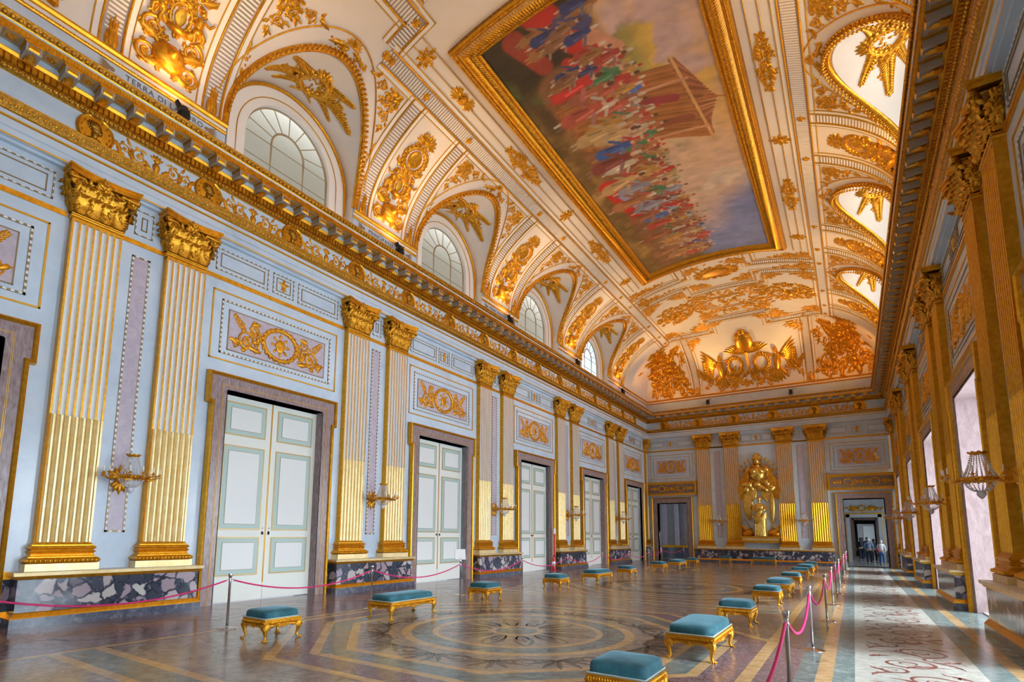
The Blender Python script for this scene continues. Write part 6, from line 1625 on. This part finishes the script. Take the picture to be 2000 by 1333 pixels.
b.ball((.33,.02,2.78), (.13,.115,.15), 'gold_bright', 14, 10); b.ball((.455,.02,2.765), (.025,.018,.03), 'gold_bright', 6, 5); b.ball((.43,-.02,2.80),(.018,.022,.012),'gold_bright',6,4); b.ball((.43,.06,2.80),(.018,.022,.012),'gold_bright',6,4); b.ball((.44,.02,2.715),(.018,.035,.012),'gold_bright',6,4)
b.tube([(.30,-.26,2.38),(.42,-.36,2.12),(.55,-.20,2.0),(.58,.05,2.12)], [.085,.075,.06,.045], 9, 'gold_bright')
b.tube([(.30,.28,2.38),(.40,.42,2.15),(.55,.28,2.05),(.60,.10,2.16)], [.085,.075,.06,.045], 9, 'gold_bright')
for i in range(5): b.tube([(.58,.03+.02*i,2.12+.012*i),(.63,.0+.015*i,2.14+.02*i),(.62,-.04+.012*i,2.16+.02*i)], [.014,.013,.008], 5, 'gold_bright')
for sg in (-1, 1):
    b.ball((.42, sg*.12+.04, .47), (.14,.06,.05), 'gold_bright', 10, 6)
    for i in range(5): b.ball((.55-.012*abs(i-1), sg*.12+.04+(i-2)*.022, .455), (.025,.011,.012), 'gold_bright', 5, 4)
fgm = obj('draped_woman', b, t)
b = B(); b.ball((.31,.02,2.84), (.15,.135,.13), 'gold_relief', 12, 8); b.ball((.20,.02,2.80), (.09,.09,.09), 'gold_relief'); obj('hair', b, fgm)
b = B()
for i in range(9):                       # mantle folds swept across the hips
    f = i/8; b.tube([(.42,-.40+.05*f,1.70-.10*f),(.60,-.15,1.55-.28*f),(.60,.16,1.62-.20*f),(.42,.40,1.95-.35*f)], [.03,.045,.045,.03], 6, 'gold_bright')
for i in range(7): b.tube([(.52,-.22+.075*i,1.45),(.58,-.24+.08*i,1.0),(.56,-.26+.085*i,.52)], [.02,.035,.03], 6, 'gold_bright')
obj('mantle', b, fgm)
o = O(); o.M = 'gold_relief'
rnd = random.Random(9)
for sg in (-1, 1):
    o.blob(sg*.72, .62, .34, .26, .24); o.blob(sg*.9, .55, .22, .2, .3); o.flowers(sg*.75, .65, .36, .25, 12, .09, rnd)
    o.leaf(sg*.6,.5,PI/2-sg*.7,.9,.12,.14,0,8,.1); o.stem([(sg*.45,.5),(sg*.72,1.15),(sg*.95,1.6)], .03)
o.rosette(-.05,.5,.16,9,.5); relief_part('rocks_and_arms', o)

# ------------------------------------------------------------------ visitors
def skin_body(name, pts, edges, radii, m, parent, sub=1):
    me = bpy.data.meshes.new(name); me.from_pydata(pts, edges, []); o = bpy.data.objects.new(name, me); COL.objects.link(o)
    o.modifiers.new('s', 'SKIN'); sv = me.skin_vertices[0].data
    for v, r in zip(sv, radii): v.radius = (r, r) if not isinstance(r, tuple) else r
    sv[0].use_root = True; s_ = o.modifiers.new('d', 'SUBSURF'); s_.levels = sub; s_.render_levels = sub
    dg = bpy.context.evaluated_depsgraph_get(); dg.update(); ev = o.evaluated_get(dg); nm = bpy.data.meshes.new_from_object(ev)
    bpy.data.objects.remove(o); nm.materials.clear(); nm.materials.append(MATS[m]); nm.polygons.foreach_set('use_smooth', [True]*len(nm.polygons))
    return obj(name, nm, parent)
def person(x, y, rz, H, shirt, trousers, hair, label, bag=None, step=.10, lean=.05, arms=None, group=None):
    t = thing('person', label, 'person', (x, y, 0), rz, group); k = H/1.72
    f = lambda *p: tuple(c*k for c in p)     # facing +y
    hipz = .90; sh = 1.40
    A_ = arms or (((-.24,.02,1.14),(-.25,.10,.90)), ((.24,-.02,1.14),(.25,-.06,.90)))
    pts = [f(0,0,.95), f(0,.01,1.12), f(0,lean*.6,1.30), f(0,lean,1.42), f(0,lean+.01,1.50), f(0,lean+.03,1.60), f(0,lean+.03,1.68)]
    rad = [(.15*k,.11*k), (.13*k,.10*k), (.16*k,.11*k), (.08*k,.07*k), .050*k, .085*k, .075*k]; ed = [(0,1),(1,2),(2,3),(3,4),(4,5),(5,6)]
    for sg, (el, wr_) in zip((-1, 1), A_):
        i = len(pts); pts += [f(sg*.17, lean, sh), f(*el), f(*wr_), f(wr_[0], wr_[1]+.02, wr_[2]-.07)]; rad += [.055*k, .042*k, .028*k, .034*k]; ed += [(3,i),(i,i+1),(i+1,i+2),(i+2,i+3)]
        h = i+3; j = len(pts)
        for q in range(5):                # fingers and thumb
            ox = (q-1.5)*.016 if q < 4 else -sg*.04; oz = -.07-.008*(q in (1,2)) if q < 4 else -.02
            pts += [f(wr_[0]+ox*.6, wr_[1]+.03, wr_[2]-.07+oz*.5), f(wr_[0]+ox*.6, wr_[1]+.045, wr_[2]-.07+oz)]; rad += [.010*k,.008*k]; ed += [(h,j+2*q),(j+2*q,j+2*q+1)]
    for sg in (-1, 1):
        i = len(pts); st = step*sg; pts += [f(sg*.09,0,.90), f(sg*.10,st*.6+.03,.50), f(sg*.10,st,.09), f(sg*.10,st+.14,.035)]; rad += [.085*k,.058*k,.036*k,.034*k]; ed += [(0,i),(i,i+1),(i+1,i+2),(i+2,i+3)]
    body = skin_body('body', pts, ed, rad, 'skin', t)
    g = 1.16
    sp_ = pts[:5]; sr = [(.165*k,.125*k),(.16*k,.125*k),(.185*k,.13*k),(.10*k,.09*k),.056*k]; se = [(0,1),(1,2),(2,3),(3,4)]
    for sg, (el, wr_) in zip((-1, 1), A_):
        i = len(sp_); sp_ = sp_ + [f(sg*.17, lean, sh), f(*el), f(*[el[c]+(wr_[c]-el[c])*.85 for c in range(3)])]; sr += [.068*k,.056*k,.042*k]; se += [(3,i),(i,i+1),(i+1,i+2)]
    skin_body('shirt', sp_, se, sr, shirt, t)
    tp_ = [f(0,0,.98), f(0,0,.90)]; tr_ = [(.165*k,.125*k),(.14*k,.12*k)]; te = [(0,1)]
    for sg in (-1, 1):
        i = len(tp_); st = step*sg; tp_ += [f(sg*.09,0,.84), f(sg*.10,st*.6+.03,.50), f(sg*.10,st,.10)]; tr_ += [.10*k,.078*k,.062*k]; te += [(1,i),(i,i+1),(i+1,i+2)]
    skin_body('trousers', tp_, te, tr_, trousers, t)
    for sg in (-1, 1):
        b = B(); b.ball(f(sg*.10, step*sg+.06, .04), (.05*k,.13*k,.045*k), 'cloth_dark', 10, 6); obj('shoe', b, t)
    b = B(); b.ball(f(0,lean+.015,1.655), (.094*k,.10*k,.10*k), hair, 12, 8); b.ball(f(0,lean-.03,1.60), (.085*k,.075*k,.09*k), hair, 10, 6); obj('hair', b, t)
    b = B(); b.ball(f(0,lean+.125,1.61), (.012*k,.018*k,.018*k), 'skin', 6, 4); b.ball(f(.03,lean+.108,1.635), .012*k, 'paper', 6, 4); b.ball(f(-.03,lean+.108,1.635), .012*k, 'paper', 6, 4); b.ball(f(0,lean+.11,1.575), (.024*k,.010*k,.007*k), 'cloth_red', 6, 4)
    for sg in (-1, 1): b.ball(f(sg*.092,lean+.03,1.615), (.012*k,.02*k,.028*k), 'skin', 6, 4)
    obj('face', b, t)
    if bag:
        b = B(); b.ball(f(*bag[0]), tuple(q*k for q in bag[1]), bag[2], 12, 8); b.tube([f(*q) for q in bag[3]], .014*k, 5, bag[2]); obj('bag', b, t)
    return t
person(12.80, 43.0, .02, 1.66, 'cloth_blue', 'cloth_dark', 'hair_grey', 'grey-haired person in a blue shirt and dark trousers walking away with a shoulder bag', ((-.26,-.10,.92),(.12,.09,.20),'cloth_dark',[(-.24,-.06,1.06),(-.10,-.10,1.25),(.13,-.06,1.43),(.16,.05,1.46),(.0,.14,1.30)]))
person(13.44, 42.9, -.05, 1.52, 'cloth_white', 'denim', 'hair_grey', 'person with a white top and blue jeans walking away carrying a reddish bag', ((-.20,-.10,1.02),(.13,.10,.18),'cloth_red',[(-.18,-.05,1.15),(-.16,-.08,1.38),(-.12,.04,1.42)]), -.10)
person(13.16, 46.6, .0, 1.60, 'cloth_grey', 'cloth_dark', 'hair_dark', 'person in grey walking away just beyond the second doorway')
person(12.45, 50.0, .1, 1.68, 'cloth_dark', 'cloth_dark', 'hair_dark', 'person in dark clothes in the second room, left one of the group')
person(12.86, 50.8, .0, 1.72, 'cloth_dark', 'cloth_grey', 'hair_dark', 'person in dark clothes in the second room, right one of the group')
person(12.60, 55.5, .0, 1.70, 'cloth_grey', 'denim', 'hair_dark', 'small distant visitor further down the rooms, left of two'); person(13.0, 57.5, .0, 1.70, 'cloth_dark', 'cloth_dark', 'hair_dark', 'small distant visitor further down the rooms, right of two')
